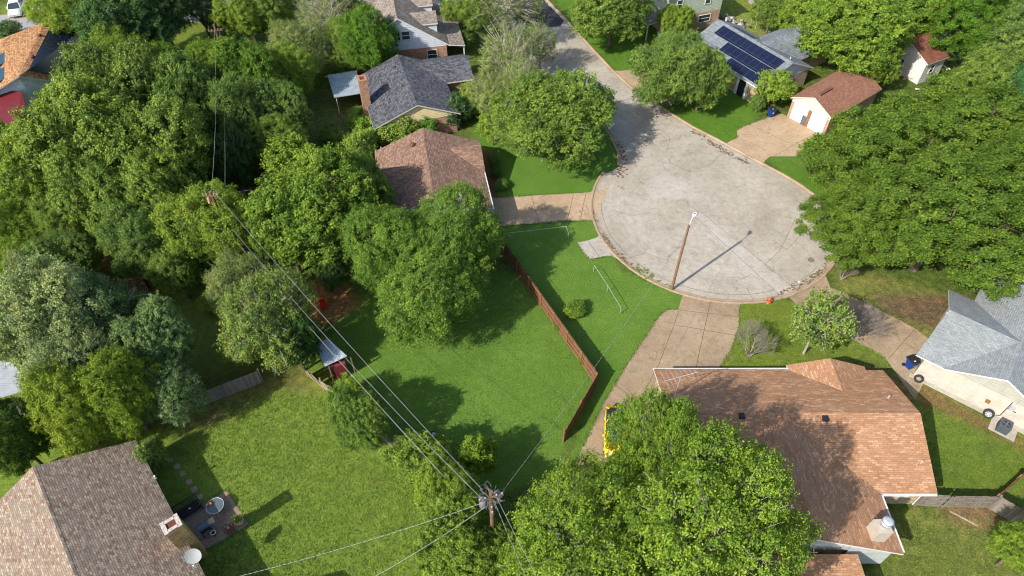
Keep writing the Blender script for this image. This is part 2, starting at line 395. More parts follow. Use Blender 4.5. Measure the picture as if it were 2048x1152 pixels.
# circle angles: pts
def circ(a): return Vector((CUL[0]+CR*math.cos(a),CUL[1]+CR*math.sin(a),0))
a1=math.atan2(G(1668,448).y-CUL[1],G(1668,448).x-CUL[0])   # joins right edge
lj=G(1236,355); a0=math.atan2(lj.y-CUL[1],lj.x-CUL[0])
if a0<0: a0+=2*math.pi
left=[p for p in ledge if p.y>71]+[G(1205,238),G(1230,278),G(1242,305),G(1243,332)]
arc=[circ(a0+(a1+2*math.pi-a0)*k/60) for k in range(61)]
RJ=[]
for k in range(44):
    a,b=[a0+0.15+(2.75)*q/44 for q in (k,k+1)]; RJ.append((V(CUL[0]+math.cos(a)*11.75,CUL[1]+math.sin(a)*11.75,0),V(CUL[0]+math.cos(b)*11.75,CUL[1]+math.sin(b)*11.75,0)))
for l in (((1262,345),(1290,372),(1330,360),(1362,398),(1400,425)),((1250,520),(1290,505),(1330,520)),((1545,480),(1575,500),(1600,470)),((1225,420),(1262,432),(1300,425)),((1452,300),(1420,330),(1392,338)),((1170,150),(1205,190),(1228,225),(1300,270)),((1480,560),(1520,540),(1560,500),(1590,440)),((1310,250),(1340,275),(1335,300))):
    RJ+= [(G(*l[i]),G(*l[i+1])) for i in range(len(l)-1)]
roadpoly=left+arc+list(reversed(redge))
flat('road',roadpoly,0.010,M_ROAD,'pale concrete road ending in a round turning circle','road',jit=0.03,jw=0.035,joints=RJ)
flat('road_patch',[G(*p) for p in ((1388,432),(1402,425),(1470,478),(1560,560),(1600,585),(1560,589),(1500,545))],0.016,M_PATCH,'long pale repaired strip across the turning circle','road repair',joints=[(G(1402,425),G(1600,585)),(G(1388,432),G(1558,589))],jw=0.04,jit=0.05)
flat('road_patch',[G(*p) for p in ((1285,372),(1330,341),(1355,358),(1362,352),(1380,372),(1372,395),(1352,402),(1330,395),(1305,400))],0.016,M_PATCH,'irregular pale patch in the upper left of the turning circle','road repair',jit=0.10)
flat('asphalt_patch',[G(*p) for p in ((1100,-60),(1092,5),(1128,42),(1120,52),(1058,60),(1030,40),(1010,-60))],0.017,M_ASPH,'dark asphalt stretch at the far end of the road','road surface',jit=0.25)
s0=V(-120,84,0); s1=V(12,104.5,0); dn=(s1-s0).normalized(); nn=Vector((-dn.y,dn.x,0))*6.5
flat('street',[s0,s1,s1+nn,s0+nn],0.008,M_STREET,'grey street running across the top left','street',jit=0.05)
# kerb: a swept rolled profile
def curb(name,pl,side,label,w=0.50):
    pl=densify([Vector((p[0],p[1],0)) for p in pl],0.8,0.0,False); mb=MB(); prof=[(-0.05,0.014),(0.22,0.03),(0.30,0.10),(w-0.06,0.115),(w,0.10),(w+0.02,-0.02)]
    n=len(prof); rows=[]
    for i,p in enumerate(pl):
        t=(pl[min(i+1,len(pl)-1)]-pl[max(i-1,0)]).normalized(); nr=Vector((t.y,-t.x,0))*side
        j=0.03*mnoise.noise(p*0.8)
        rows.append([p+nr*(u+j)+Vector((0,0,h)) for u,h in prof])
    vv=[q for r in rows for q in r]; ff=[]
    for i in range(len(rows)-1):
        for k in range(n-1):
            a=i*n+k; ff.append((a,a+1,a+1+n,a+n) if side<0 else (a+n,a+1+n,a+1,a))
    mb.faces(vv,ff,0); return tag(mb.build(name,M_CURB),label,'kerb',kind='structure')
curb('curb',[p for p in redge],-1,'tan kerb along the far side of the road')
curb('curb',left,1,'tan kerb along the near side of the road')
curb('curb',arc,1,'tan kerb round the turning circle')
def strip(name,pl,w,mat,label,cat,z=0.03,jit=0.15,dens=34):
    pl=densify([Vector((p[0],p[1],0)) for p in pl],0.25,0.1,False); mb=MB(); rr=random.Random(5); L=len(pl)
    for i,p in enumerate(pl):
        k=int(dens*0.25*(0.35+1.3*max(0,mnoise.noise(p*0.7)+0.3)))
        for _ in range(k):
            c=p+V(rr.gauss(0,w*0.22),rr.gauss(0,w*0.22),0); r=rr.uniform(0.03,0.13); a0=rr.uniform(0,6.28); n_=rr.randint(4,6)
            mb.poly([V(c.x+math.cos(a0+q*6.28/n_)*r*rr.uniform(0.5,1.5),c.y+math.sin(a0+q*6.28/n_)*r*rr.uniform(0.5,1.3),z+rr.uniform(0,0.012)) for q in range(n_)])
    return tag(mb.build(name,mat),label,cat,kind='stuff')
strip('gutter_dirt',[G(*p) for p in ((1385,262),(1420,284),(1450,302),(1490,325))],1.0,M_DEBRIS,'dark dirt and leaves lying in the far gutter','dirt',0.045)
strip('gutter_dirt',[G(*p) for p in ((1232,285),(1247,310),(1248,335),(1238,352))],1.3,M_DEBRIS,'dark dirt in the gutter at the left bend','dirt',0.045)
strip('gutter_dirt',[G(*p) for p in ((1205,470),(1225,496),(1250,520),(1280,545))],0.7,M_DEBRIS,'thin dirt in the gutter beside the small slab','dirt',0.045)
strip('gutter_dirt',[G(*p) for p in ((1560,588),(1610,566),(1645,541),(1660,515))],0.8,M_DEBRIS,'brown silt in the gutter near the right lawn','dirt',0.045)
strip('oil_stain',[G(*p) for p in ((1308,223),(1320,230),(1335,233))],1.8,M_DEBRIS,'dark damp stain by the far kerb','stain',0.02)
strip('weed_strip',[G(*p) for p in ((1268,531),(1290,548),(1312,560),(1335,571))],1.3,plain('kerb_weeds',(0.13,0.17,0.035),0.95,0.1,var=0.6,scale=9),'weeds creeping over the kerb near the lamp post','weeds',0.13)

# driveways
flat('driveway',[G(*p) for p in ((970,396),(1080,390),(1175,385),(1212,376),(1222,366),(1206,395),(1196,425),(1198,443),(1175,441),(1120,443),(1010,452),(960,452))],0.020,M_DRIVE,'tan concrete driveway up to the brown roofed house','driveway',joints=[(G(1063,391),G(1078,447)),(G(1148,386),G(1134,442)),(G(1172,385),G(1160,441))])
flat('slab',[G(*p) for p in ((1153,485),(1176,481),(1196,474),(1203,466),(1216,487),(1240,512),(1246,521),(1225,513),(1205,513),(1180,519),(1168,508))],0.020,M_PATCH,'small broken grey slab where a driveway once met the road','paving',joints=[(G(1176,483),G(1200,516))])
flat('driveway',[G(*p) for p in ((1366,590),(1420,597),(1482,600),(1478,618),(1478,650),(1462,700),(1440,735),(1430,790),(1330,930),(1150,930),(1165,895),(1210,800),(1260,720),(1318,632),(1335,619),(1356,620))],0.020,M_DRIVE2,'wide brown concrete driveway in front of the orange roofed house','driveway',
     joints=[(G(1422,598),G(1392,735)),(G(1358,622),G(1318,728)),(G(1356,620),G(1478,634)),(G(1350,650),G(1476,672)),(G(1232,770),G(1270,800)),(G(1318,728),G(1280,800))],jw=0.05)
flat('driveway',[G(*p) for p in ((1575,592),(1615,572),(1650,548),(1660,575),(1700,592),(1740,610),(1832,658),(1880,700),(1830,800),(1770,715),(1720,688),(1650,650),(1600,615))],0.020,M_DRIVE2,'tan driveway running to the grey roofed house','driveway',
     joints=[(G(1832,656),G(1776,718)),(G(1808,686),G(1870,720)),(G(1700,594),G(1655,645))])
flat('driveway',[G(*p) for p in ((1450,288),(1475,276),(1472,262),(1485,254),(1560,226),(1640,262),(1700,300),(1660,320),(1600,313),(1540,313),(1530,322),(1524,333),(1490,312))],0.020,M_DRIVE,'stained brown driveway of the double garage','driveway',
     joints=[(G(1472,272),G(1530,300)),(G(1500,250),G(1640,315)),(G(1530,322),G(1640,262))])
flat('driveway',[G(*p) for p in ((1218,140),(1240,142),(1268,138),(1330,140),(1330,160),(1290,165),(1283,182),(1289,196),(1262,178),(1230,152))],0.018,M_DRIVE,'orange tan driveway apron beside the mixed tree','driveway')
flat('footpath',[G(*p) for p in ((1143,54),(1165,49),(1240,40),(1240,46),(1170,55),(1150,62))],0.018,M_DRIVE,'narrow concrete footpath crossing the far lawn','path')
flat('driveway',[G(*p) for p in ((12,38),(28,30),(22,-5),(40,-30),(140,-30),(112,36))],0.018,M_DRIVE,'tan driveway with a parked white estate car','driveway')
flat('garden_bed',[G(*p) for p in ((965,300),(985,305),(1000,345),(996,395),(978,395))],0.012,plain('bark_mulch',(0.16,0.075,0.04),0.98,0.05,var=0.4,scale=8),'red brown mulch bed beside the brown roofed house','garden bed',jit=0.15)

# ------------------------------------------------------------------ house kit
def gable(roof,walls,P0,P1,P2,P3,ze,zr,oh=0.45,t=0.5,th=0.16,ze2=None,ends=(True,True),z0=0.0,cap=True,sid=None):
    """P0,P1 = eave corners of one gable end, P3,P2 = of the other. Adds to MB roof (0 shingle 1 trim) and MB walls"""
    P0,P1,P2,P3=[Vector((p[0],p[1],0)) for p in (P0,P1,P2,P3)]; ze2=ze if ze2 is None else ze2
    a=P0.copy();a.z=ze; b=P1.copy(); b.z=ze2; c=P2.copy(); c.z=ze2; d=P3.copy(); d.z=ze
    r1=P0.lerp(P1,t); r1.z=zr; r2=P3.lerp(P2,t); r2.z=zr
    roof.slab([a,r1,r2,d],th,0,1); roof.slab([r1,b,c,r2],th,0,1)
    if cap:
        for e in (a,b):
            f_=(c if e is b else d); k_=0.17/max(0.5,(e-r1).length); z_=Vector((0,0,0.009)); L1=r1.lerp(e,k_); L2=r2.lerp(f_,k_)
            qd=[r1+z_,L1+z_,L2+z_,r2+z_]; 
            if (qd[1]-qd[0]).cross(qd[2]-qd[0]).z<0: qd.reverse()
            roof.poly(qd,0)
    ax=(P1-P0).normalized(); ay=(P3-P0).normalized(); wd=(P1-P0).length
    q0=P0+ax*oh+ay*oh*0.7; q1=P1-ax*oh+ay*oh*0.7; q2=P2-ax*oh-ay*oh*0.7; q3=P3+ax*oh-ay*oh*0.7
    sl=(zr-ze)/(wd*t); sl2=(zr-ze2)/(wd*(1-t)); h1=ze+sl*oh-th*1.05; h2=ze2+sl2*oh-th*1.05
    def up(p,z): return Vector((p.x,p.y,z))
    m1=q0.lerp(q1,(wd*t-oh)/(wd-2*oh)); m2=q3.lerp(q2,(wd*t-oh)/(wd-2*oh)); zt=zr-th*1.05
    if walls is not None:
        if ends[0]: walls.poly([up(q0,z0),up(q1,z0),up(q1,h2),up(m1,zt),up(q0,h1)])
        if ends[1]: walls.poly([up(q2,z0),up(q3,z0),up(q3,h1),up(m2,zt),up(q2,h2)])
        walls.poly([up(q1,z0),up(q2,z0),up(q2,h2),up(q1,h2)]); walls.poly([up(q3,z0),up(q0,z0),up(q0,h1),up(q3,h1)])
    if sid is not None:   # siding triangles 4 mm proud of the brick in each gable
        for k,(l,r,mm,sg) in enumerate(((q0,q1,m1,-1),(q3,q2,m2,1))):
            if not ends[k]: continue
            o_=ay*0.02*sg; o2=ay*0.06*sg
            tri=[up(l,h1-0.25),up(r,h2-0.25),up(r,h2),up(mm,zt),up(l,h1)]
            sid.poly([p+o_ for p in tri] if sg<0 else [p+o_ for p in reversed(tri)])
    return dict(r1=r1,r2=r2,q=(q0,q1,q2,q3),h=(h1,h2),m=(m1,m2),ax=ax,ay=ay,sl=sl)
def window(parent,c,d,w,h,name='window',frame=None,pane=None,mull=True):
    """flat window centred c on a wall whose along-direction is d; outward is d rotated -90"""
    d=Vector((d[0],d[1],0)).normalized(); o=Vector((d.y,-d.x,0)); c=Vector(c); f=MB(); t=0.07
    for s in (-1,1):
        f.beam(c+d*s*w/2+Vector((0,0,-h/2))+o*0.03,c+d*s*w/2+Vector((0,0,h/2))+o*0.03,t,0.09)
        f.beam(c-d*(w/2-t/2)+Vector((0,0,s*(h/2-t/2)))+o*0.03,c+d*(w/2-t/2)+Vector((0,0,s*(h/2-t/2)))+o*0.03,0.085,t)
    if mull: f.beam(c-d*(w/2-t/2)+o*0.03,c+d*(w/2-t/2)+o*0.03,0.06,0.05)
    fo=f.build(name,frame or M_WHITE,parent)
    g=MB(); a=c-d*(w/2-0.02)+o*0.015; b=c+d*(w/2-0.02)+o*0.015; hh=Vector((0,0,h/2-0.02)); g.poly([a-hh,b-hh,b+hh,a+hh]); g.build('pane',pane or M_GLASS,fo); return fo
def roofvent(parent,p,mat,r=0.16,h=0.28,name='roof_vent'):
    p=Vector(p); MB().lathe(p-Vector((0,0,0.1)),[(r*1.3,0),(r*1.3,0.1),(r,0.12),(r*0.8,h*0.6),(r*1.35,h*0.62),(r*1.35,h),(r*0.6,h+0.06)],12).build(name,mat,parent)
def pipe(parent,p,mat,name='vent_pipe',r=0.05,h=0.35): MB().tube([Vector(p)-Vector((0,0,.1)),Vector(p)+Vector((0,0,h))],r,8).build(name,mat,parent)
BR_RED=brickmat('red_brick',[(0.22,0.07,0.035),(0.40,0.14,0.06),(0.50,0.21,0.10)],(0.38,0.32,0.26))
BR_TAN=brickmat('tan_brick',[(0.20,0.13,0.075),(0.38,0.26,0.14),(0.52,0.38,0.22)],(0.45,0.38,0.29))
BR_WHT=brickmat('cream_painted_brick',[(0.50,0.45,0.38),(0.55,0.50,0.42),(0.59,0.54,0.46)],(0.36,0.32,0.27),ms=0.010)
BR_OR=brickmat('orange_brick',[(0.30,0.155,0.085),(0.40,0.22,0.125),(0.45,0.27,0.165)],(0.40,0.32,0.24))
BR_YEL=brickmat('yellow_brick',[(0.40,0.25,0.09),(0.60,0.40,0.16),(0.70,0.48,0.21)],(0.25,0.17,0.09),bw=0.3,rh=0.10,ms=0.02)

# H2: orange roofed house, bottom right
SH2=shingle('orange_shingle',[(0.295,0.155,0.082),(0.34,0.182,0.10),(0.36,0.198,0.11),(0.45,0.27,0.165)],0.38,0.15,stain=(0.92,1.08),mort=0.66,bumpd=0.006)
h=thing('house','wide house with an orange brown shingle roof, white chimney at its right corner','house',(20,27,0)); h2=h
roof=MB(); wl=MB(); sd_=MB()
g1=gable(roof,wl,(11.45,21.45),(11.45,32.1),(29.95,31.95),(29.95,21.4),2.6,4.65,t=0.5,ze2=2.6,sid=sd_)
rw=MB(); g2=gable(rw,wl,(13.2,17.5),(25.95,17.15),(25.95,26.5),(13.4,26.5),2.6,4.63,ends=(True,False),sid=sd_)
ge=MB(); gable(ge,None,(28.55,32.3),(22.3,32.45),(22.3,28.6),(28.55,28.6),2.62,3.65,oh=0.3,ends=(True,False))
low=MB(); low.slab([V(12.8,17.0,3.0),V(22.7,17.0,3.0),V(23.0,9,2.3),V(12.8,9,2.3)],0.15,0,1)
wl.poly([V(13.2,17.2,0),V(13.2,9.4,0),V(22.3,9.4,0),V(22.3,9.4,2.2),V(13.2,9.4,2.2)]); wl.poly([V(22.3,9.4,0),V(22.3,17.2,0),V(22.3,17.2,2.8),V(22.3,9.4,2.2)])
roof.build('roof',[SH2,M_WHITE],h); rw.build('wing_roof',[SH2,M_WHITE],h); ge.build('entry_roof',[SH2,M_WHITE],h); low.build('porch_roof',[SH2,M_WHITE],h)
wl.build('wall',BR_TAN,h)
G_SID=siding('grey_siding',(0.40,0.42,0.40),0.22); bsplit(sd_,'gable_siding',G_SID,h)
sg=MB(); sg.poly([V(22.3,17.39,0.3),V(25.4,17.39,0.3),V(25.4,17.39,2.7),V(22.3,17.39,3.45)]); sg.build('wall_siding',G_SID,h)
for px,py,z in ((1483,833,4.35),(1650,838,4.6)):
    p=G(px,py,z)
    for _ in range(8): p=G(px,py,2.6+2.05*(p.y-21.45)/5.3)
    MB().box(p+Vector((0,0,0.06)),(0.42,0.42,0.24),0).build('roof_vent',M_BLACK,h,bevel=0.03)
for px,py in ((1776,796),(1842,926)):
    p=G(px,py,3.7)
    for _ in range(8): p=G(px,py,2.6+2.05*(min(p.y,53.4-p.y)-21.45)/5.3)
    pipe(h,p,M_METAL,r=0.07,h=0.3)
gt=MB(); gt.beam(V(11.4,32.14,2.5),V(22.4,32.18,2.5),0.08,0.12); gt.build('gutter',M_WHITE,h); 
gt=MB(); gt.beam(V(26.1,21.33,2.52),V(29.9,21.33,2.52),0.12,0.14); gt.beam(V(26.02,17.3,2.52),V(26.02,21.3,2.52),0.12,0.14); gt.build('gutter',M_WHITE,h)
for x0,x1,z in ((1307,1310,2.6),):
    dp=MB(); dp.tube([V(29.4,21.55,2.5),V(29.4,21.75,2.2),V(29.4,21.75,0.1)],0.05); dp.build('downpipe',M_WHITE,h)
# white metal chimney
p=G(1773,1080,3.6); ch=MB(); ch.box((24.2,18.25,3.6),(0.95,0.95,1.9),0.05); co_=ch.build('chimney',plain('cream_metal',(0.42,0.37,0.31),0.6,0.3,var=0.08),h)
MB().lathe((24.2,18.25,4.55),[(0.22,0),(0.22,0.45),(0.34,0.46),(0.34,0.55),(0.25,0.57),(0.25,0.68),(0.34,0.69),(0.34,0.86),(0.15,0.9)],16).build('flue',M_METAL,co_)
window(h,(28.0,21.73,1.9),(1,0),0.9,0.9)

# TV aerial on that roof
p=G(1322,800,4.0); an=thing('antenna','old many-armed television aerial above the orange roof corner','antenna',(12.6,27.4,0))
bx_,by_=12.35,28.6
MB().tube([V(bx_,by_,3.6),V(bx_,by_,6.6)],0.035).build('mast',M_METAL,an)
e=MB(); 
e.tube([V(bx_-1.3,by_-0.4,6.55),V(bx_+1.3,by_+0.4,6.55)],0.025)
for k in range(8):
    c0=V(bx_-1.2+k*0.34,by_-0.37+k*0.105,6.57); L=1.15-0.1*k; e.tube([c0+V(-0.3,0.95,0)*L*0.8,c0-V(-0.3,0.95,0)*L*0.8],0.008,6)
e.build('antenna_arms',plain('bright_aluminium',(0.5,0.5,0.5),0.35,0.5,0.3),an)

# H1: bottom left roof
SH1=shingle('mixed_shingle',[(0.17,0.11,0.08),(0.27,0.19,0.14),(0.21,0.18,0.15),(0.36,0.285,0.205),(0.29,0.225,0.17),(0.20,0.13,0.095)],0.27,0.145,stain=(0.95,1.05),mort=0.38,bumpd=0.025)
h=thing('house','house with a many-toned grey brown shingle roof at the bottom left corner','house',(-28,18,0)); h1=h
ud=V(0.665,-0.747,0); un=V(0.747,0.665,0); rn=G(65,933,5.5); rn.z=0
# refine ridge line from two pixels
ra=G(65,933,5.5); rb=G(150,1152,5.5); ud=(rb-ra).normalized(); ud.z=0; un=V(-ud.y,ud.x,0)
if un.x<0: un=-un
e1=5.75; N=ra.copy(); N.z=0
roof=MB(); wl=MB(); sd_=MB()
P3=N-un*e1; P2=N+un*e1; P0=P3+ud*21; P1=P2+ud*21
gable(roof,wl,P0,P1,P2,P3,2.6,5.5,sid=sd_)
roof.build('roof',[SH1,M_CREAM],h); wl.build('wall',BR_YEL,h); bsplit(sd_,'gable_siding',M_CREAM,h)
cc=G(352,1055,4.6); ang=math.atan2(ud.y,ud.x)
ct=G(335,1025,5.6)
cpos=G(355,1042,5.1)-un*0.4; 
def chimney(parent,c,sz,z0,z1,ang,mat,capm,hole=True):
    b=MB(); b.box((c.x,c.y,(z0+z1)/2),(sz[0],sz[1],z1-z0),ang); o=b.build('chimney',mat,parent)
    cs,sn=math.cos(ang),math.sin(ang)
    k=MB(); t=0.22
    def L(x,y): return (c.x+x*cs-y*sn,c.y+x*sn+y*cs)
    for x,y,a_,b_ in ((0,sz[1]/2-t/2,sz[0]+.1,t+0.05),(0,-sz[1]/2+t/2,sz[0]+.1,t+0.05),(sz[0]/2-t/2,0,t,sz[1]-2*t),(-sz[0]/2+t/2,0,t,sz[1]-2*t)):
        q=L(x,y); k.box((q[0],q[1],z1+0.06),(a_,b_,0.12),ang)
    k.build('chimney_cap',capm,o)
    if hole:
        k=MB(); k.box((c.x,c.y,z1-0.02),(sz[0]-2*t,sz[1]-2*t,0.1),ang); k.build('flue',plain('rust_clay',(0.13,0.05,0.03),0.9,0.1),o)
    return o
chimney(h,cpos,(0.9,1.1),0,5.1,ang,BR_YEL,plain('mortar_cap',(0.42,0.37,0.32),0.95,0.1,var=0.35,scale=6))
MB().tube([N+un*(e1+0.05)+ud*4.0+V(0,0,2.5),N+un*(e1+0.05)+ud*4.0+V(0,0,2.9)],0.07).build('vent_pipe',M_WHITE,h)
def dish(label,p,aim,r,base,mark=False):
    t=thing('satellite_dish',label,'satellite dish',base); p=Vector(p); aim=Vector(aim).normalized()
    prof=[(0.02,0.0)]+[(r*k/5,0.22*r*(k/5)**2) for k in range(1,6)]+[(r*1.03,0.235*r),(r*0.99,0.19*r)]
    b=MB(); x=aim.orthogonal().normalized(); n=20
    vv=[];ff=[]
    for rr_,hh in prof:
        for k in range(n): a=2*math.pi*k/n; y=aim.cross(x); vv.append(p+aim*hh+x*math.cos(a)*rr_+y*math.sin(a)*rr_)
    for i in range(len(prof)-1):
        for k in range(n): a=i*n+k;b_=i*n+(k+1)%n; ff.append((a,b_,b_+n,a+n))
    b.faces(vv,ff,0,True); b.build('reflector',plain('dish_grey',(0.30,0.31,0.30),0.7,0.2,var=0.06),t)
    low_=(V(0,0,-1)-aim*V(0,0,-1).dot(aim)).normalized()
    b=MB(); b.tube([p+low_*r,p+low_*r*0.9+aim*r*1.0],0.02); b.tube([p+low_*r*0.9+aim*r*0.95,p+low_*r*0.85+aim*r*1.15],0.06); b.build('feed_arm',M_METAL,t)
    b=MB(); b.tube([p-aim*0.02,p-aim*0.15,Vector((base[0],base[1],base[2]))],0.03); b.build('mount',M_METAL,t)
    return t
p=G(387,1111,3.6); dish('large grey satellite dish beside the yellow brick chimney',p,(0.25,-0.75,0.75),0.50,(p.x+0.1,p.y+0.15,2.85))

# H3: grey roofed house, right
SH3=shingle('grey_shingle',[(0.20,0.215,0.22),(0.235,0.25,0.255),(0.27,0.285,0.29)],0.34,0.16,stain=(0.9,1.06),mort=0.62,bumpd=0.015)
h=thing('house','house with a pale grey shingle roof and a long cream painted brick side wall','house',(40,33,0)); h3=h
wd=(G(2048,862,0)-G(1822,748,0)).normalized(); wn_=Vector((-wd.y,wd.x,0))
if wn_.x<0: wn_=-wn_
o0=G(1826,750,0)
def Q(u,n,z=0): return o0+wd*u+wn_*n+V(0,0,z)
roof=MB(); wl=MB(); sd_=MB()
gable(roof,None,Q(1.42,-0.4),Q(9.2,-0.4),Q(9.2,22),Q(1.42,22),2.6,4.5); roof.build('roof',[SH3,M_WHITE],h)
roof=MB(); roof.slab([Q(-.75,-.32,2.6),Q(1.46,-.32,2.6),Q(5.2,4.3,4.44),Q(-.25,4.3,4.44)],0.14,0,1); roof.slab([Q(-.25,4.3,4.44),Q(5.2,4.3,4.44),Q(1.46,8.9,2.6),Q(-.75,8.9,2.6)],0.14,0,1); roof.build('garage_roof',[SH3,M_WHITE],h)
wl.poly([Q(0,0,0),Q(12,0,0),Q(12,0,2.42),Q(0,0,2.42)]); wl.poly([Q(0,8.4,0),Q(0,0,0),Q(0,0,2.5),Q(0,4.3,4.25),Q(0,8.4,2.5)]); wl.poly([Q(1.9,22,0),Q(1.9,8.3,0),Q(1.9,8.3,2.5),Q(1.9,22,2.5)]); wl.poly([Q(8.8,0.1,0),Q(8.8,22,0),Q(8.8,22,2.5),Q(8.8,0.1,2.5)]); wl.build('wall',BR_WHT,h)
sd_.poly([Q(1.5,0.03,2.40),Q(9.1,0.03,2.40),Q(9.1,0.03,2.48),Q(5.31,0.03,4.36),Q(1.5,0.03,2.48)]); bsplit(sd_,'gable_siding',siding('cream_siding',(0.36,0.35,0.30),0.24),h)
ft=MB(); ft.box(Q(6,-0.18,0.05),(12.5,0.35,0.14),math.atan2(wd.y,wd.x)); ft.build('foundation',M_PATCH,h)
d=MB(); d.box(Q(-0.03,4.2,1.07),(0.06,4.9,2.1),math.atan2(wd.y,wd.x)); d.build('garage_door',M_WHITE,h)
# wall fittings
c=o0+wd*6.9-wn_*0.08
mt=MB(); mt.box(c+V(0,0,1.75),(0.35,0.18,0.5),math.atan2(wd.y,wd.x)); mt.lathe(c+V(0,0,1.95)-wn_*0.08,[(0.09,0),(0.09,0.1)],12,axis=-wn_); mt.tube([c+V(0,0,2.1),c+V(0,0,2.9)],0.03); mt.build('electric_meter',M_METAL,h)
mt=MB(); mt.box(o0+wd*7.0-wn_*0.05+V(0,0,1.45),(0.6,0.05,0.05),math.atan2(wd.y,wd.x)); mt.build('conduit',M_BLACK,h)
mt=MB(); mt.tube([o0+wd*6.65-wn_*0.05+V(0,0,2.3),o0+wd*6.65-wn_*0.05+V(0,0,0.4),o0+wd*6.4-wn_*0.15+V(0,0,0.3)],0.03); mt.build('cable',M_BLACK,h)
mt=MB(); mt.box(o0+wd*5.35-wn_*0.1+V(0,0,1.25),(0.3,0.2,0.25),math.atan2(wd.y,wd.x)); mt.build('hose_box',plain('rusty_box',(0.22,0.12,0.05)),h)

# H4: centre brown roof
SH4=shingle('brown_shingle',[(0.165,0.098,0.068),(0.225,0.138,0.097),(0.29,0.185,0.135)],0.34,0.19,stain=(0.92,1.06),mort=0.45,bumpd=0.03)
h=thing('house','brown shingle roofed house half hidden by trees beside the tan driveway','house',(-8,57,0)); h4=h
rN=V(-9.62,61.9,0); rd=V(1.45,-7.95,0).normalized(); rx=V(-rd.y,rd.x,0); 
if rx.x<0: rx=-rx
roof=MB(); wl=MB(); sd_=MB(); W=5.45; E_=5.75; LL=11.6
Pn0=rN-rx*W; Pn1=rN+rx*E_; Ps0=Pn0+rd*LL; Ps1=Pn1+rd*LL
g=gable(roof,wl,Ps0,Ps1,Pn1,Pn0,2.6,4.95,t=W/(W+E_),sid=sd_)
roof.build('roof',[SH4,M_WHITE],h)
r2=MB(); a=G(971,345,2.6); b=V(a.x,a.y,0)-rd*6.0; gable(r2,wl,V(a.x,a.y,0),b,b-rx*5.2,V(a.x,a.y,0)-rx*5.2,2.6,4.0,ends=(True,False),sid=sd_); r2.build('wing_roof',[SH4,M_WHITE],h)
r3=MB(); a=Pn0+rd*3.0; gable(r3,wl,a-rx*4.5,a-rx*4.5+rd*6.5,a+rx*5.4+rd*6.5,a+rx*5.4,2.6,4.93,ends=(True,False),sid=None); r3.build('wing_roof',[SH4,M_WHITE],h)
wl.build('wall',plain('pale_blue_wall',(0.50,0.55,0.56)),h); bsplit(sd_,'gable_siding',siding('blue_white_siding',(0.52,0.60,0.64),0.2),h)
gt=MB(); s_=Ps1+rx*0.06; gt.beam(s_+V(0,0,2.52),s_-rd*6.0+V(0,0,2.52),0.12,0.14); gt.build('gutter',M_WHITE,h)
p=G(825,290,4.5); roofvent(h,p-V(0,0,0.15),plain('brown_vent',(0.13,0.06,0.045)),r=0.2,h=0.4)
for px,py,z in ((833,278,4.6),(762,297,3.3)): pipe(h,G(px,py,z)-V(0,0,0.1),M_METAL,h=0.3,r=0.06)
p=G(915,392,4.6); dish('small round satellite dish on the brown roof by the driveway',p,(0.2,-0.8,0.65),0.42,(p.x,p.y+0.1,3.4))

# H5: charcoal roof with brick chimney
SH5=shingle('charcoal_shingle',[(0.048,0.05,0.058),(0.085,0.087,0.098),(0.13,0.132,0.145)],0.34,0.2,stain=(0.9,1.1),mort=0.5,bumpd=0.03)
h=thing('house','charcoal roofed house with a tall red brick chimney on its left slope','house',(-11,72,0)); h5=h
rs=G(835,210,4.7); rn_=G(797,115,4.7); rd=(rn_-rs).normalized(); rd.z=0; rx=V(rd.y,-rd.x,0)
rs.z=0; roof=MB(); wl=MB(); sd_=MB(); LL=11.6
gable(roof,wl,rs-rx*5.25,rs+rx*4.9,rs+rx*4.9+rd*LL,rs-rx*5.25+rd*LL,2.6,4.7,t=5.25/10.15,sid=sd_)
roof.build('roof',[SH5,M_CREAM],h)
w=MB(); a=G(897,165,2.6); a.z=0; b=G(948,158,2.6); b.z=0; ww=(b-a).normalized(); wy=V(-ww.y,ww.x,0)
gable(w,wl,b,b+wy*6.2,a-ww*4.5+wy*6.2,a-ww*4.5,2.6,3.9,ends=(True,False)); w.build('wing_roof',[SH5,M_CREAM],h)
wl.build('wall',BR_RED,h); bsplit(sd_,'gable_siding',siding('yellow_siding',(0.62,0.50,0.28),0.22),h)
cp=G(735,235,0); cb=V(-15.75,69.5,0)
cb=rs-rx*5.2+rd*5.3; chimney(h,cb,(0.95,1.25),0,5.9,math.atan2(rx.y,rx.x),BR_RED,plain('brick_cap',(0.35,0.16,0.09)),True)
for px,py,z in ((792,137,4.2),(809,175,4.2)): roofvent(h,G(px,py,z)-V(0,0,0.05),M_BLACK,r=0.24,h=0.35)
M_TIN=siding('grey_tin',(0.36,0.42,0.45),0.3,vertical=True,metal=0.3,depth=0.02,rough=0.5,var=0.2)
pt=MB(); c4=[G(655,150,2.35),G(713,141,2.5),G(724,186,2.5),G(668,195,2.35)]; pt.slab(c4,0.08,0,0); pt.build('patio_roof',M_TIN,h)
pp=MB()
for q in (c4[3],c4[0]): pp.tube([V(q.x+0.2,q.y+0.2,0),V(q.x+0.2,q.y+0.2,2.28)],0.06)
bsplit(pp,'patio_post',M_WHITE,h)

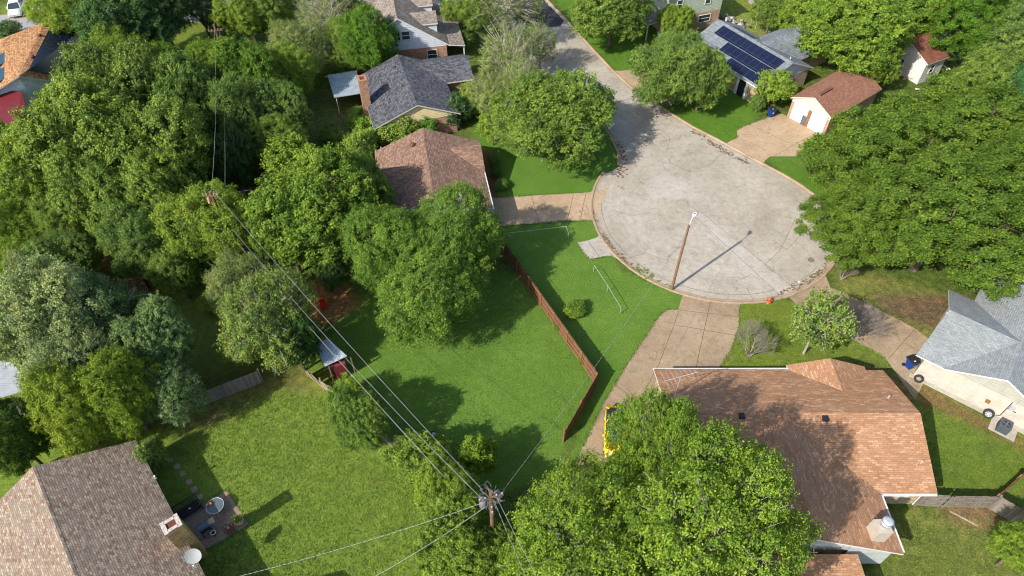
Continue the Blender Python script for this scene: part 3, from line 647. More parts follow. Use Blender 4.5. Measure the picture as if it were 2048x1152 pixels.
# H6: white gabled house
SH6=shingle('taupe_shingle',[(0.17,0.14,0.115),(0.24,0.20,0.165),(0.30,0.255,0.21)],0.34,0.2,mort=0.5)
WSID=siding('white_siding',(0.50,0.53,0.56),0.25)
h=thing('house','white storey-and-a-half house with front dormers and a brick base','house',(-13,88,0)); h6=h
er=G(893,88,2.9); er.z=0; ap=G(814,32,6.4)
uu=V(0.97,0.20,0).normalized(); vv_=V(-uu.y,uu.x,0)
roof=MB(); wl=MB(); wr=er+V(0,0,0)+uu*0.45; half=6.4
gable(roof,wl,wr-uu*half*2,wr,wr+vv_*15,wr-uu*half*2+vv_*15,2.7,7.0,th=0.18)
roof.build('roof',[SH6,M_WHITE],h); wl.build('wall',WSID,h)
bb=MB(); q0=wr-uu*(half*2-0.42)+vv_*0.28; q1=wr-uu*0.42+vv_*0.28; bb.poly([q0,q1,q1+V(0,0,2.55),q0+V(0,0,2.55)]); bb.poly([q1+uu*0.02,q1+vv_*14+uu*0.02,q1+vv_*14+V(0,0,2.5)+uu*0.02,q1+V(0,0,2.5)+uu*0.02]); bb.build('brick_base',BR_RED,h)
window(h,wr-uu*2.4+vv_*0.27+V(0,0,1.5),uu,1.3,1.4); 
for k in (-0.62,0.62): window(h,wr-uu*(half-0.2+k)+vv_*0.26+V(0,0,4.5),uu,1.05,1.2)
for k in (3.4,8.6):      # dormers on the right slope
    d=MB(); dw=MB(); c0=wr-uu*1.2+vv_*k
    gable(d,dw,c0-vv_*1.5,c0+vv_*1.5,c0+vv_*1.5-uu*4.2,c0-vv_*1.5-uu*4.2,4.9,5.9,oh=0.2,ends=(True,False),z0=3.2); dd=d.build('dormer_roof',[SH6,M_WHITE],h); dw.build('dormer_wall',WSID,dd)
    window(h,c0-uu*0.12+V(0,0,4.4),vv_,0.8,0.9)
pr=MB(); pr.slab([wr+V(0,0,2.75),wr+uu*2.0+V(0,0,2.45),wr+uu*2.0+vv_*12+V(0,0,2.45),wr+vv_*12+V(0,0,2.75)],0.14,0,1); pr.build('porch_roof',[SH6,M_WHITE],h)
pp=MB(); 
for k in (0.3,4,8,11.7): pp.box(wr+uu*1.85+vv_*k+V(0,0,1.15),(0.14,0.14,2.3))
bsplit(pp,'porch_post',M_WHITE,h)
lw=MB(); lww=MB(); c0=wr-uu*half+vv_*6; gable(lw,lww,c0-uu*10.5,c0-uu*10.5+vv_*8,c0+vv_*8,c0,3.6,6.0,ends=(True,False)); o=lw.build('wing_roof',[SH6,M_WHITE],h); lww.build('wing_wall',WSID,o)

# H7: blue grey roof with solar panels
SH7=shingle('blue_grey_shingle',[(0.145,0.165,0.18),(0.185,0.205,0.22),(0.24,0.26,0.275)],0.34,0.2,mort=0.6)
M_SOLAR,_n,_b=newmat('solar_panel',0.25,0.5)
_uv=coord(_n,'UV'); br=nd(_n,'ShaderNodeTexBrick'); br.offset=0; br.inputs['Scale'].default_value=1; br.inputs['Brick Width'].default_value=1.0; br.inputs['Row Height'].default_value=1.65; br.inputs['Mortar Size'].default_value=0.013
_n.links.new(_uv,br.inputs['Vector']); br.inputs['Color1'].default_value=(0.006,0.009,0.028,1); br.inputs['Color2'].default_value=(0.008,0.012,0.034,1); br.inputs['Mortar'].default_value=(0.06,0.065,0.09,1)
_n.links.new(br.outputs['Color'],_b.inputs['Base Color'])
h=thing('house','blue grey roofed house with long dark solar panel rows','house',(31,80,0)); h7=h
s_=G(1587,125,4.7); n_=G(1436,38,4.7); rd=(n_-s_).normalized(); rx=V(rd.y,-rd.x,0); s0=V(s_.x,s_.y,0); LL=(n_-s_).length
roof=MB(); wl=MB(); sd_=MB(); wW,eW=4.9,4.6
gable(roof,wl,s0-rx*wW,s0+rx*eW,s0+rx*eW+rd*LL,s0-rx*wW+rd*LL,2.6,4.7,t=wW/(wW+eW),sid=sd_)
roof.build('roof',[SH7,M_WHITE],h)
w=MB(); a=G(1690,112,2.6); a.z=0; c0=s0+rd*2.3+rx*11.5
gable(w,wl,c0,c0+rd*7.0,s0+rd*9.3,s0+rd*2.3,2.6,4.35,ends=(True,False)); w.build('wing_roof',[SH7,M_WHITE],h)
wl.build('wall',BR_TAN,h); bsplit(sd_,'gable_siding',WSID,h)
def on(u,v): # point on left slope: u along ridge from s end, v distance from the ridge horizontally
    return s0+rd*u-rx*v+V(0,0,4.7-(2.1/wW)*v+0.06)
for (u0,u1,v0,v1) in ((0.9,LL-1.5,0.45,1.9),(0.9,LL-4.2,2.0,3.4),(0.9,LL-6.5,3.5,4.6)):
    b=MB(); b.slab([on(u0,v0),on(u1,v0),on(u1,v1),on(u0,v1)],0.04,0,1); b.build('solar_panel',[M_SOLAR,M_BLACK],h)
def on2(u,v): return s0+rd*u+rx*v+V(0,0,4.7-(2.1/eW)*v+0.06)
b=MB(); b.slab([on2(LL-5.5,0.9),on2(LL-2,0.9),on2(LL-2,2.0),on2(LL-5.5,2.0)],0.05,0,1); b.build('solar_panel',[plain('dull_panel',(0.05,0.055,0.05),0.5,0.3),M_BLACK],h)
window(h,s0-rx*0.2+rd*0.27+rx*1.0+V(0,0,1.6),rx,0.7,1.1,pane=M_DARK)
dd=s0-rx*(wW-0.43)+rd*3.0; b=MB(); b.box(dd+V(0,0,1.05)-rx*0.03,(0.1,1.0,2.1),math.atan2(rx.y,rx.x)); b.build('door',M_DARK,h)
b=MB(); [b.box(dd+rd*k+V(0,0,1.1)-rx*0.06,(0.12,0.35,2.2),math.atan2(rx.y,rx.x)) for k in (-0.75,0.75)]; bsplit(b,'shutter',plain('pale_green_paint',(0.45,0.55,0.52)),h)
for u,v in ((1.2,-0.9),(6.5,-0.4)): pipe(h,s0+rd*u-rx*v+V(0,0,4.3),M_WHITE,h=0.3,r=0.06)

# H8: garage
SH8=shingle('red_brown_shingle',[(0.21,0.10,0.065),(0.25,0.122,0.08),(0.29,0.152,0.105)],0.34,0.17,stain=(0.94,1.06),mort=0.7,bumpd=0.015)
h=thing('garage','double garage with a red brown roof and two white doors','garage',(37,72,0)); h8=h
a=G(1581,194,2.6); b=G(1665,238,2.6); a.z=b.z=0; ax=(b-a).normalized(); ay=V(-ax.y,ax.x,0); LL=10.2
roof=MB(); wl=MB(); sd_=MB()
g=gable(roof,wl,a,b,b+ay*LL,a+ay*LL,2.6,3.95,oh=0.28,sid=sd_); roof.build('roof',[SH8,M_CREAM],h); wl.build('wall',BR_OR,h)
q0,q1=g['q'][0],g['q'][1]; f=MB(); f.poly([q0-ay*0.03+V(0,0,2.15),q1-ay*0.03+V(0,0,2.15),q1-ay*0.03+V(0,0,2.55),g['m'][0]-ay*0.03+V(0,0,3.75),q0-ay*0.03+V(0,0,2.55)]); f.build('gable_siding',M_CREAM,h)
M_GD=siding('white_panels',(0.66,0.65,0.64),0.53,depth=0.01,var=0.02); wid=(q1-q0).length
for k in (0.27,0.745):
    c=q0.lerp(q1,k); d=MB(); d.box(c-ay*0.04+V(0,0,1.07),(wid*0.385,0.06,2.12),math.atan2(ax.y,ax.x)); d.build('garage_door',M_GD,h)
d=MB(); d.box(q0.lerp(q1,0.507)-ay*0.05+V(0,0,1.07),(wid*0.06,0.08,2.12),math.atan2(ax.y,ax.x)); d.build('door_post',plain('brown_trim',(0.25,0.11,0.05)),h)
d=MB(); d.box(q0.lerp(q1,0.43)-ay*0.11+V(0,0,0.62),(0.6,0.05,1.2),math.atan2(ax.y,ax.x)); d.build('panel',plain('slate_panel',(0.10,0.11,0.13)),h)
rv=MB(); r1=g['r1']; rv.beam(r1+ay*0.9+V(0,0,0.05),r1+ay*3.2+V(0,0,0.05),0.35,0.14); rv.build('ridge_vent',plain('brown_vent2',(0.14,0.06,0.04)),h)
pipe(h,G(1692,135,3.9),M_WHITE,r=0.08,h=0.35)

# H9: green sided two-storey house at top
h=thing('house','two storey house with pale green siding above a brick ground floor','house',(25,95,0)); h9=h
GS=siding('green_siding',(0.36,0.40,0.30),0.22)
c0=G(1327,72,0); c1=G(1437,48,0); c1=G(1433,52,0); u=(c1-c0).normalized(); vn=V(-u.y,u.x,0); WID=(c1-c0).length
wl=MB(); wl.poly([c0+V(0,0,2.5),c1+V(0,0,2.5),c1+V(0,0,5.6),c0.lerp(c1,.5)+V(0,0,7.6),c0+V(0,0,5.6)]); wl.poly([c1+V(0,0,2.5),c1+vn*11+V(0,0,2.5),c1+vn*11+V(0,0,5.6),c1+V(0,0,5.6)]); wl.poly([c0+vn*11+V(0,0,2.5),c0+V(0,0,2.5),c0+V(0,0,5.6),c0+vn*11+V(0,0,5.6)]); wl.build('wall_siding',GS,h)
b=MB(); b.poly([c0,c1,c1+V(0,0,2.5),c0+V(0,0,2.5)]); b.poly([c1,c1+vn*11,c1+vn*11+V(0,0,2.5),c1+V(0,0,2.5)]); b.poly([c0+vn*11,c0,c0+V(0,0,2.5),c0+vn*11+V(0,0,2.5)]); b.build('brick_base',BR_OR,h)
roof=MB(); gable(roof,None,c0-u*0.5-vn*0.4,c1+u*0.5-vn*0.4,c1+u*0.5+vn*11.5,c0-u*0.5+vn*11.5,5.45,7.8); roof.build('roof',[SH6,M_WHITE],h)
for k in (0.20,0.72): window(h,c0.lerp(c1,k)-vn*0.01+V(0,0,4.3),u,0.85,1.3,pane=plain('green_glass',(0.03,0.07,0.06),0.15,0.5))
window(h,c0.lerp(c1,0.72)-vn*0.01+V(0,0,1.6),u,1.9,1.1)
pr=MB(); a=c0-u*3.2-vn*0.5; pr.slab([a+V(0,0,2.4),c0-vn*0.5+V(0,0,2.9),c0+vn*8+V(0,0,2.9),a+vn*8.5+V(0,0,2.4)],0.14,0,1); pr.build('porch_roof',[SH6,plain('green_trim',(0.42,0.46,0.38))],h)
pp=MB(); pp.box(a+u*0.3+vn*0.3+V(0,0,1.15),(0.16,0.16,2.3)); bsplit(pp,'porch_post',M_WHITE,h)

# H10: little house, upper right
h=thing('shed','pale little outbuilding with a rust red roof between the big trees','outbuilding',(56,86,0)); h10=h
SH10=shingle('rust_shingle',[(0.15,0.06,0.04),(0.19,0.08,0.05),(0.23,0.10,0.065)],0.34,0.18,mort=0.75)
a=G(1856,129,3.0); b=G(1900,113,3.0); c=G(1893,85,4.2); d=G(1840,95,4.2); a.z=b.z=0; u=(b-a).normalized(); vn=V(-u.y,u.x,0); roof=MB(); wl=MB()
gable(roof,wl,a+vn*7,a,b,b+vn*7,3.0,4.5,oh=0.25); roof.build('roof',[SH10,M_WHITE],h); wl.build('wall',plain('pale_plaster',(0.58,0.56,0.52),0.8,0.2,var=0.08),h)
window(h,a.lerp(b,0.42)+vn*0.24+V(0,0,1.8),u,0.8,1.2,pane=M_DARK); window(h,a+vn*3.5+u*0.16+V(0,0,1.5),-vn,0.7,1.0,pane=M_DARK)
b_=MB(); b_.poly([G(1812,150,0.4),G(1835,150,0.4),G(1838,160,0.4),G(1815,168,0.4)]); 

# H11: orange tiled roof at top left
SH11=shingle('orange_tile',[(0.28,0.13,0.055),(0.42,0.22,0.10),(0.55,0.32,0.16)],0.3,0.22,mort=0.4,bumpd=0.05)
h=thing('house','house with an orange tiled roof and black solar panels at the top left','house',(-62,82,0)); h11=h
N_=G(88,45,4.8); Eb=G(170,58,2.7); S_=G(38,152,4.8); SE=G(95,160,2.7)
Wn=G(0,78,3.9); Ws=G(-60,215,2.7)
roof=MB(); roof.slab([N_,Eb,SE,S_],0.15,0,1); roof.slab([S_,Ws,G(-90,140,3.0),Wn,N_],0.15,0,1); roof.build('roof',[SH11,M_WHITE],h)
wl=MB()
for p,q in ((Eb,SE),(SE,S_),(S_,Ws)):
    i=V(0.4,0.3,0)*-1; p_=V(p.x-0.5,p.y+0.5,0);q_=V(q.x-0.5,q.y+0.5,0); wl.poly([q_,p_,p_+V(0,0,p.z-0.2),q_+V(0,0,q.z-0.2)])
wl.build('wall',siding('white_blue_siding',(0.62,0.68,0.72),0.22),h)
def L3(a,b,t): return a.lerp(b,t)
b=MB(); u0=L3(N_,Eb,0.22);u1=L3(N_,Eb,0.97);l1=L3(S_,SE,0.97)
l0=L3(S_,SE,0.05); l1=L3(S_,SE,1.0); o_=V(0,0,0.08); dn_=V(0,0.6,0)
b.slab([u0+o_-dn_,u1+o_-dn_,l1+o_+dn_*2,l0+o_+dn_*2+V(0.4,0,0)],0.04,0,1); b.build('solar_panel',[M_SOLAR,M_BLACK],h)
M_BLUEP=plain('teal_panel',(0.03,0.07,0.10),0.3,0.5,var=0.3)
for q in (((-20,118),(24,97),(28,105),(38,101),(37,110),(-20,140)),((-20,146),(27,125),(29,131),(20,152),(-20,172))):
    b=MB(); b.slab([G(x,y,4.15) for x,y in q],0.05,0,1); b.build('solar_panel',[M_BLUEP,M_BLACK],h)
roofvent(h,G(78,73,4.6),plain('red_vent',(0.20,0.06,0.04)),r=0.25,h=0.3); roofvent(h,G(64,115,4.6),MATS['red_vent'],r=0.25,h=0.3)
h=thing('shed','long outbuilding with a dark red metal roof below the orange tiled house','outbuilding',(-62,66,0))
b=MB(); b.slab([G(-60,172,3.0),G(44,184,3.0),G(52,215,2.6),G(30,250,2.4),G(-60,235,2.4)],0.1,0,0); b.build('roof',siding('red_tin',(0.15,0.02,0.024),0.35,vertical=True,depth=0.02,rough=0.5),h)
b=MB(); pts=[G(-60,235,0)+V(0,1,0),G(28,248,0)+V(-0.3,1,0),G(42,190,0)+V(-.5,-1,0)]
for i in range(2): b.poly([pts[i],pts[i+1],pts[i+1]+V(0,0,2.3),pts[i]+V(0,0,2.3)])
b.build('wall',plain('plain_wall',(0.4,0.35,0.3)),h)
h=thing('carport','flat white metal carport roof beside the orange tiled house','carport',(-52,88,0))
b=MB(); c4=[G(170,62,2.5),G(210,60,2.5),G(205,88,2.4),G(165,84,2.4)]; b.slab(c4,0.1,0,0); b.build('roof',siding('white_tin',(0.66,0.68,0.68),0.3,vertical=True,depth=0.02,rough=0.5),h)
b=MB()
for q in c4: b.box((q.x,q.y,1.15),(0.1,0.1,2.3))
bsplit(b,'post',M_WHITE,h)

# H12 corrugated roof left
h=thing('shed','shed with a corrugated silver roof at the left edge','shed',(-44,36,0))
p=[G(-60,700,2.6),G(28,728,2.6),G(62,778,2.4),G(-60,812,2.4)]
b=MB(); b.slab(p,0.06,0,0); b.build('roof',siding('corrugated_steel',(0.46,0.47,0.49),0.22,metal=0.3,depth=0.05,rough=0.5),h)
b=MB(); pts=[V(q.x*0.985,q.y,0) for q in (p[3],p[2],p[1])]
for i in range(2): b.poly([pts[i],pts[i+1],pts[i+1]+V(0,0,2.3),pts[i]+V(0,0,2.3)])
b.build('wall',plain('shed_wall',(0.18,0.15,0.12)),h)
# far left house peek
h=thing('house','grey brown roof corner peeking out at the far left edge','house',(-50,57,0))
b=MB(); wlb=MB(); c0=G(18,352,2.8); c0.z=0; c0=c0+V(-0.4,0.2,0); gable(b,wlb,c0+V(-10,-9,0),c0+V(0,-9,0),c0,c0+V(-10,0,0),2.6,4.4); b.build('roof',[shingle('taupe2_shingle',[(0.14,0.11,0.09),(0.2,0.16,0.13)],0.34,0.2),M_WHITE],h); wlb.build('wall',BR_TAN,h)

# garden sheds
h=thing('shed','small garden shed with a brown roof and a bright blue front','shed',(-29,57.5,0))
a=G(508,347,2.3); b=G(516,387,2.0); u=V(1,0.12,0).normalized(); v_=V(-0.15,1,0).normalized(); f0=G(516,390,2.0); f0.z=0; roof=MB(); wl=MB()
gable(roof,wl,f0,f0+u*4.2,f0+u*4.2+v_*3.4,f0+v_*3.4,2.1,2.9,oh=0.2,ends=(True,True)); roof.build('roof',[shingle('maroon_shingle',[(0.11,0.05,0.035),(0.17,0.08,0.06)],0.34,0.2),M_WHITE],h); wl.build('wall',plain('blue_paint',(0.02,0.16,0.30),0.6,0.3),h)
window(h,f0+u*2.0+v_*0.13+V(0,0,1.3),u,0.7,0.7); 
b=MB(); b.box(f0+u*0.35+v_*0.12+V(0,0,1.0),(0.12,0.06,2.0),math.atan2(u.y,u.x)); b.build('corner_trim',M_WHITE,h)
h=thing('shed','open sided shed with a blue grey tin roof at the corner of the leaning fence','shed',(-13.5,34,0))
p=[G(630,692,2.3),G(655,676,2.5),G(694,712,2.3),G(650,733,2.1)]; b=MB(); b.slab(p,0.05,0,0); b.build('roof',M_TIN,h)
b=MB()
for q in p: b.box((q.x*0.98,q.y*1.0,1.05),(0.1,0.1,2.1))
bsplit(b,'post',M_POLE,h)
b=MB(); b.box((p[2].x-0.9,p[2].y-0.2,0.9),(1.2,0.9,1.7),0.4); b.build('cabinet',plain('dark_red_paint',(0.16,0.03,0.03)),h)
# building just outside the frame that shades the lower yard
h=thing('shed','shed below the picture whose roof shades the lower lawn','shed',(-14,11,0)); roof=MB(); wl=MB()
gable(roof,wl,(-18.6,8),(-12.6,8),(-12.6,14.2),(-17.6,14.2),2.4,3.6); roof.build('roof',[SH1,M_CREAM],h); wl.build('wall',BR_YEL,h)

# ------------------------------------------------------------------ fences
def fence(name,label,pts,hgt,mat,railm,post=2.4,broken=0.0,seed=1,rails_out=1,tilt=0.0,cat='fence',top=False):
    """board fence along world points; boards part, rails part, posts parts"""
    f=thing(name,label,cat,pts[0]); rr=random.Random(seed)
    bd=MB(); rl=MB(); bw=0.14
    for i in range(len(pts)-1):
        a=Vector(pts[i]);b=Vector(pts[i+1]);a.z=b.z=0; d=(b-a); Ln=d.length; d.normalize(); n=V(d.y,-d.x,0); k=int(Ln/bw); rz=math.atan2(d.y,d.x)
        for j in range(k):
            if broken and rr.random()<broken: continue
            hh=hgt+rr.uniform(-0.03,0.03)-(rr.random()<broken)*rr.uniform(0,0.5); c=a+d*(j+0.5)*bw
            tl=n*(tilt*hh+rr.uniform(-0.02,0.02)*(1+broken*20))+d*rr.uniform(-0.01,0.01)*(1+broken*30)
            w_=bw*0.48; t_=0.012
            vv=[c-d*w_-n*t_,c+d*w_-n*t_,c+d*w_+n*t_,c-d*w_+n*t_]; tp=[q+V(0,0,hh)+tl for q in vv]
            bd.faces(vv+tp,[(0,1,5,4),(1,2,6,5),(2,3,7,6),(3,0,4,7),(4,5,6,7)],0)
        for z in (0.3,hgt*0.52,hgt-0.25): rl.beam(a+n*rails_out*0.05+n*tilt*z+V(0,0,z),b+n*rails_out*0.05+n*tilt*z+V(0,0,z),0.05,0.09)
        if top: rl.beam(a+V(0,0,hgt+0.03),b+V(0,0,hgt+0.03),0.14,0.04)
        m_=max(1,int(Ln/post))
        for j in range(m_+1):
            c=a+d*(Ln*j/m_)+n*rails_out*0.08; pb=MB(); pb.box(c+V(0,0,hgt/2+0.05)+n*tilt*hgt/2,(0.10,0.10,hgt+0.1),rz); pb.build('post',railm,f)
    bd.build('boards',mat,f); rl.build('rails',railm,f); return f
fence('wood_fence','reddish brown board fence dividing the two green lawns',[G(985,480),G(1035,546),G(1192,771),G(1128,885)],1.75,M_FENCEBR,M_RAIL,rails_out=1)
fence('wood_fence','grey weathered board fence behind the bottom left lawn',[G(370,824),G(397,815),G(470,786),G(527,764)],1.7,M_FENCEGR,M_FENCEGR,rails_out=-1,seed=3,tilt=0.03)
fence('wood_fence','pale leaning broken fence beside the tin roofed shed',[G(618,752),G(650,780),G(690,800)],1.8,M_FENCETAN,M_FENCETAN,broken=0.10,rails_out=-1,seed=4,tilt=0.18)
fence('wood_fence','low collapsed fence boards under the shrubs by the lot',[G(690,800),G(760,872),G(860,965),G(940,1060)],1.1,M_FENCEGR,M_FENCEGR,broken=0.15,seed=6)
DKB=woodmat('shade_toned_boards',(0.05,0.035,0.025),(0.085,0.06,0.042))  # brown boards with the tree shade put into their colour
fence('wood_fence','brown fence below the left trees, its boards darkened for their shade',[G(150,590),G(245,588),G(300,580),G(400,572)],1.9,DKB,DKB,seed=8)
fence('wood_fence','grey board fence joining the orange roofed house to the right corner',[(29.55,21.75,0),(31.5,21.6,0),(34.9,21.55,0)],1.8,M_FENCEGR,M_FENCEGR,rails_out=1,seed=9)
fence('wood_fence','short grey fence run descending toward the bottom right shrub',[(34.9,21.55,0),(36.6,20.0,0),(38,17.5,0)],1.8,M_FENCEGR,M_FENCEGR,rails_out=-1,seed=10)
fence('wood_fence','brown fence run rising to the right edge',[(34.9,21.65,0),(39.5,24.6,0),(43,27,0)],1.8,M_FENCEBR,M_RAIL,seed=11,rails_out=-1)
fence('wood_fence','dark fence behind the brown roofed house',[G(690,340),G(735,322),G(748,300)],1.8,M_FENCEGR,M_FENCEGR,seed=12)
def chainlink(label,pts,hgt=1.2):
    f=thing('chain_link_fence',label,'fence',pts[0]); b=MB(); 
    for i in range(len(pts)-1):
        a=Vector(pts[i]);c=Vector(pts[i+1]); b.tube([a+V(0,0,hgt),c+V(0,0,hgt)],0.03,6)
        n=max(2,int((c-a).length/2.5))
        for k in range(n+1): q=a.lerp(c,k/n); b.tube([q,q+V(0,0,hgt)],0.03,6)
    b.build('pipe_frame',M_METAL,f); return f
chainlink('thin wire fence behind the solar panelled house',[G(1500,52),G(1520,66),G(1560,64),G(1600,50)])
# pipe rails on the lot
def piperail(label,pts,hs=0.85,ends=True):
    f=thing('pipe_rail',label,'pipe rail',pts[0]); b=MB(); t=[Vector(p) for p in pts]
    b.tube([p+V(0,0,hs) for p in t],0.022,8); b.build('rail',plain('dull_pipe',(0.30,0.33,0.34),0.5,0.4),f)
    for p in (t if ends else t[1:]):
        b=MB(); b.tube([p,p+V(0,0,hs)],0.03,8); b.build('post',MATS['dull_pipe'],f)
    return f
piperail('kinked low metal pipe rail standing on the open lawn',[G(1187,543),G(1214,584),G(1240,628)])
piperail('low metal pipe rail along the tan driveway',[G(1000,484),G(1020,478),G(1132,465)])
piperail('short pipe rail joining the driveway rail at its end',[G(1132,465),G(1136,478)],0.8)

# ------------------------------------------------------------------ street furniture, poles, wires
def streetlight():
    b=G(1343,580); t=thing('street_lamp','wooden street lamp post at the edge of the turning circle','street lamp',b)
    topx=G(1378,452,8.2)
    pb=MB(); pb.tube([b,b.lerp(V(b.x,b.y,8.2),0.5),V(b.x+0.05,b.y,8.3)],[0.135,0.12,0.10],12); pb.build('pole',plain('lamp_post_wood',(0.20,0.12,0.065),0.9,0.1,var=0.3,scale=5),t)
    l=G(1387,432,8.9)
    am=MB(); s=V(b.x+0.05,b.y,8.0); am.tube([s,s.lerp(l,0.5)+V(0,0,0.25),l+V(0,0,-0.02)],0.035); am.build('arm',M_METAL,t)
    d=(l-s); d.z=0; d.normalize()
    hd=MB(); n=10; prof=[(0,0.04),(0.08,0.12),(0.25,0.19),(0.5,0.20),(0.66,0.13),(0.72,0.03)]; x=V(-d.y,d.x,0)
    vv=[];ff=[]
    for u,r in prof:
        for k in range(n): a=2*math.pi*k/n; vv.append(l+d*(u-0.1)+x*math.cos(a)*r+V(0,0,math.sin(a)*r*0.5))
    for i in range(len(prof)-1):
        for k in range(n): a=i*n+k;c=i*n+(k+1)%n; ff.append((a,c,c+n,a+n))
    hd.faces(vv,ff,0,True); ho=hd.build('lamp_head',M_WHITE,t)
    q=MB(); q.lathe(l+d*0.18+V(0,0,0.08),[(0.045,0),(0.045,0.08)],10); q.build('photocell',M_DARK,ho)
    return t
streetlight()
M_WIRE=plain('bare_wire',(0.30,0.30,0.30),0.5,0.4,var=0.05); M_CABLE=plain('dark_cable',(0.12,0.12,0.12),0.6,0.3)
def wire(label,a,b,sag,r=0.022,dashed=False,mat=None,name='power_line'):
    a=Vector(a);b=Vector(b); n=60 if dashed else 24; L=(b-a).length; pts=[]
    if dashed: n=int(L/0.13)
    for i in range(n+1):
        t=i/n; p=a.lerp(b,t); p.z-=sag*4*t*(1-t); pts.append(p)
    m=MB()
    if dashed:
        for i in range(n): m.tube([pts[i],pts[i+1]],r,5,m=1 if i%3==2 else 0,cap=False)
    else: m.tube(pts,r,6)
    o=m.build(name,[mat or M_WIRE,M_CABLE]); return tag(o,label,'wire')
def pole(label,top,h,arms,tr=0,spikes=False):
    base=V(top.x,top.y,0); t=thing('utility_pole',label,'utility pole',base)
    MB().tube([base,V(top.x,top.y,h)],[0.19,0.13],12).build('pole',M_POLE,t)
    for (z,ln,ang) in arms:
        d=V(math.cos(ang),math.sin(ang),0); c=V(top.x,top.y,z)
        ar=MB(); ar.beam(c-d*ln/2+V(0.0,-0.17,0),c+d*ln/2+V(0,-0.17,0),0.11,0.13); ao=ar.build('crossarm',M_POLE,t)
        for k in (-0.9,-0.45,0.45,0.9):
            i_=MB(); i_.lathe(c+d*ln/2*k+V(0,-0.17,0.06),[(0.02,0),(0.02,0.06),(0.06,0.07),(0.045,0.1),(0.06,0.11),(0.03,0.17)],10); i_.build('insulator',plain('porcelain',(0.4,0.4,0.39),0.3,0.5),ao)
    for k in range(tr):
        a=math.pi*(0.25+k*0.75); c=V(top.x+0.5*math.cos(a),top.y+0.5*math.sin(a),h-1.9); q=MB(); q.lathe(c,[(0.2,0),(0.24,0.03),(0.24,0.85),(0.2,0.9),(0.12,0.95)],14); q.tube([c+V(0,0,0.9),c+V(0.05,0,1.15)],0.03,6); q.build('transformer',plain('transformer_grey',(0.16,0.17,0.18),0.5,0.4),t)
    return t
p1=G(982,985,10.8); p2=G(421,385,10.8); p3=G(428,50,9.5)
P1=pole('utility pole with a crown of looping wires among the bottom trees',p1,10.9,[(10.5,1.5,0.3),(9.7,1.3,1.7)],2)
# looping jumpers on the first pole
rr=random.Random(3); jm=MB()
for k in range(15):
    a=rr.uniform(0,6.28); z=rr.uniform(9.3,10.9); r0=rr.uniform(0.35,0.85); c=V(p1.x,p1.y,z)
    pts=[c+V(math.cos(a+t*1.3)*r0*(0.4+0.6*math.sin(math.pi*t)),math.sin(a+t*1.3)*r0*(0.4+0.6*math.sin(math.pi*t)),rr.uniform(-0.2,0.2)+0.3*math.sin(math.pi*t)) for t in (0,0.2,0.4,0.6,0.8,1.0)]
    jm.tube(pts,0.011,5)
for k in range(10):
    a=k*0.63; c=V(p1.x,p1.y,9.6+0.1*k); d=V(math.cos(a),math.sin(a),0.15); jm.tube([c+d*0.15,c+d*rr.uniform(0.7,1.0)],0.018,6)
jm.build('jumper_wires',plain('dull_wire',(0.16,0.16,0.16),0.6,0.3),P1)
P2=pole('tall utility pole rising out of the trees left of the blue shed',p2,10.9,[(10.6,1.3,0.05)],0)
b=MB(); b.tube([p2+V(-0.25,-0.1,-0.3),p2+V(-0.35,-0.15,-1.0)],0.14,10); b.build('transformer',plain('rust_can',(0.42,0.22,0.14)),P2)
P3=pole('distant utility pole near the top left street',p3,9.6,[(8.9,1.6,0.2)],0)
wire('bright upper power line between the two near poles',p1+V(-0.5,0.2,-0.1),p2+V(0.3,0,0.1),0.5,0.010)
wire('thick sagging messenger cable below the upper line',p1+V(-0.5,0.1,-1.2),p2+V(0.2,0,-3.0),1.3,0.013,dashed=False,mat=plain('silver_cable',(0.24,0.25,0.26),0.5,0.4))
wire('thin telephone line left of the messenger cable',G(892,958,7.0),p2+V(0.1,0,-4.3),0.8,0.008)
wire('second thin telephone line near the shed',G(885,950,6.4),p2+V(0.1,0,-4.8),0.5,0.008)
wire('power line from the left pole to the distant pole',p2+V(0.1,0,0.1),p3+V(0,0,0.0),0.9,0.012)
wire('lower line right of the line to the distant pole',p2+V(0.5,0.2,-2.0),p3+V(0.4,0,-0.8),0.8,0.011)
wire('striped service line dropping left from the distant pole',p3+V(0,-.3,-2.2),G(338,100,4.0),0.4,0.035,dashed=True)
wire('service wire crossing the lawn from the bottom pole to the street lamp',p1+V(0.5,0.3,-0.9),G(1375,462,7.6),0.9,0.012,dashed=True)
wire('striped service line from the bottom pole to the lower left',p1+V(-0.3,-0.1,-1.0),G(440,1162,4.0),0.5,0.015,dashed=True)
wire('plain line from the bottom pole to the bottom edge',p1+V(-0.3,-0.2,-1.4),G(700,1180,5.0),0.4,0.013,dashed=False)
wire('right hand line running down from the bottom pole',p1+V(0.35,-0.2,-0.3),G(1120,1240,9.0),0.3,0.010)
wire('left hand line running down from the bottom pole',p1+V(0.15,-0.2,-0.5),G(1090,1240,8.6),0.3,0.012,dashed=True)

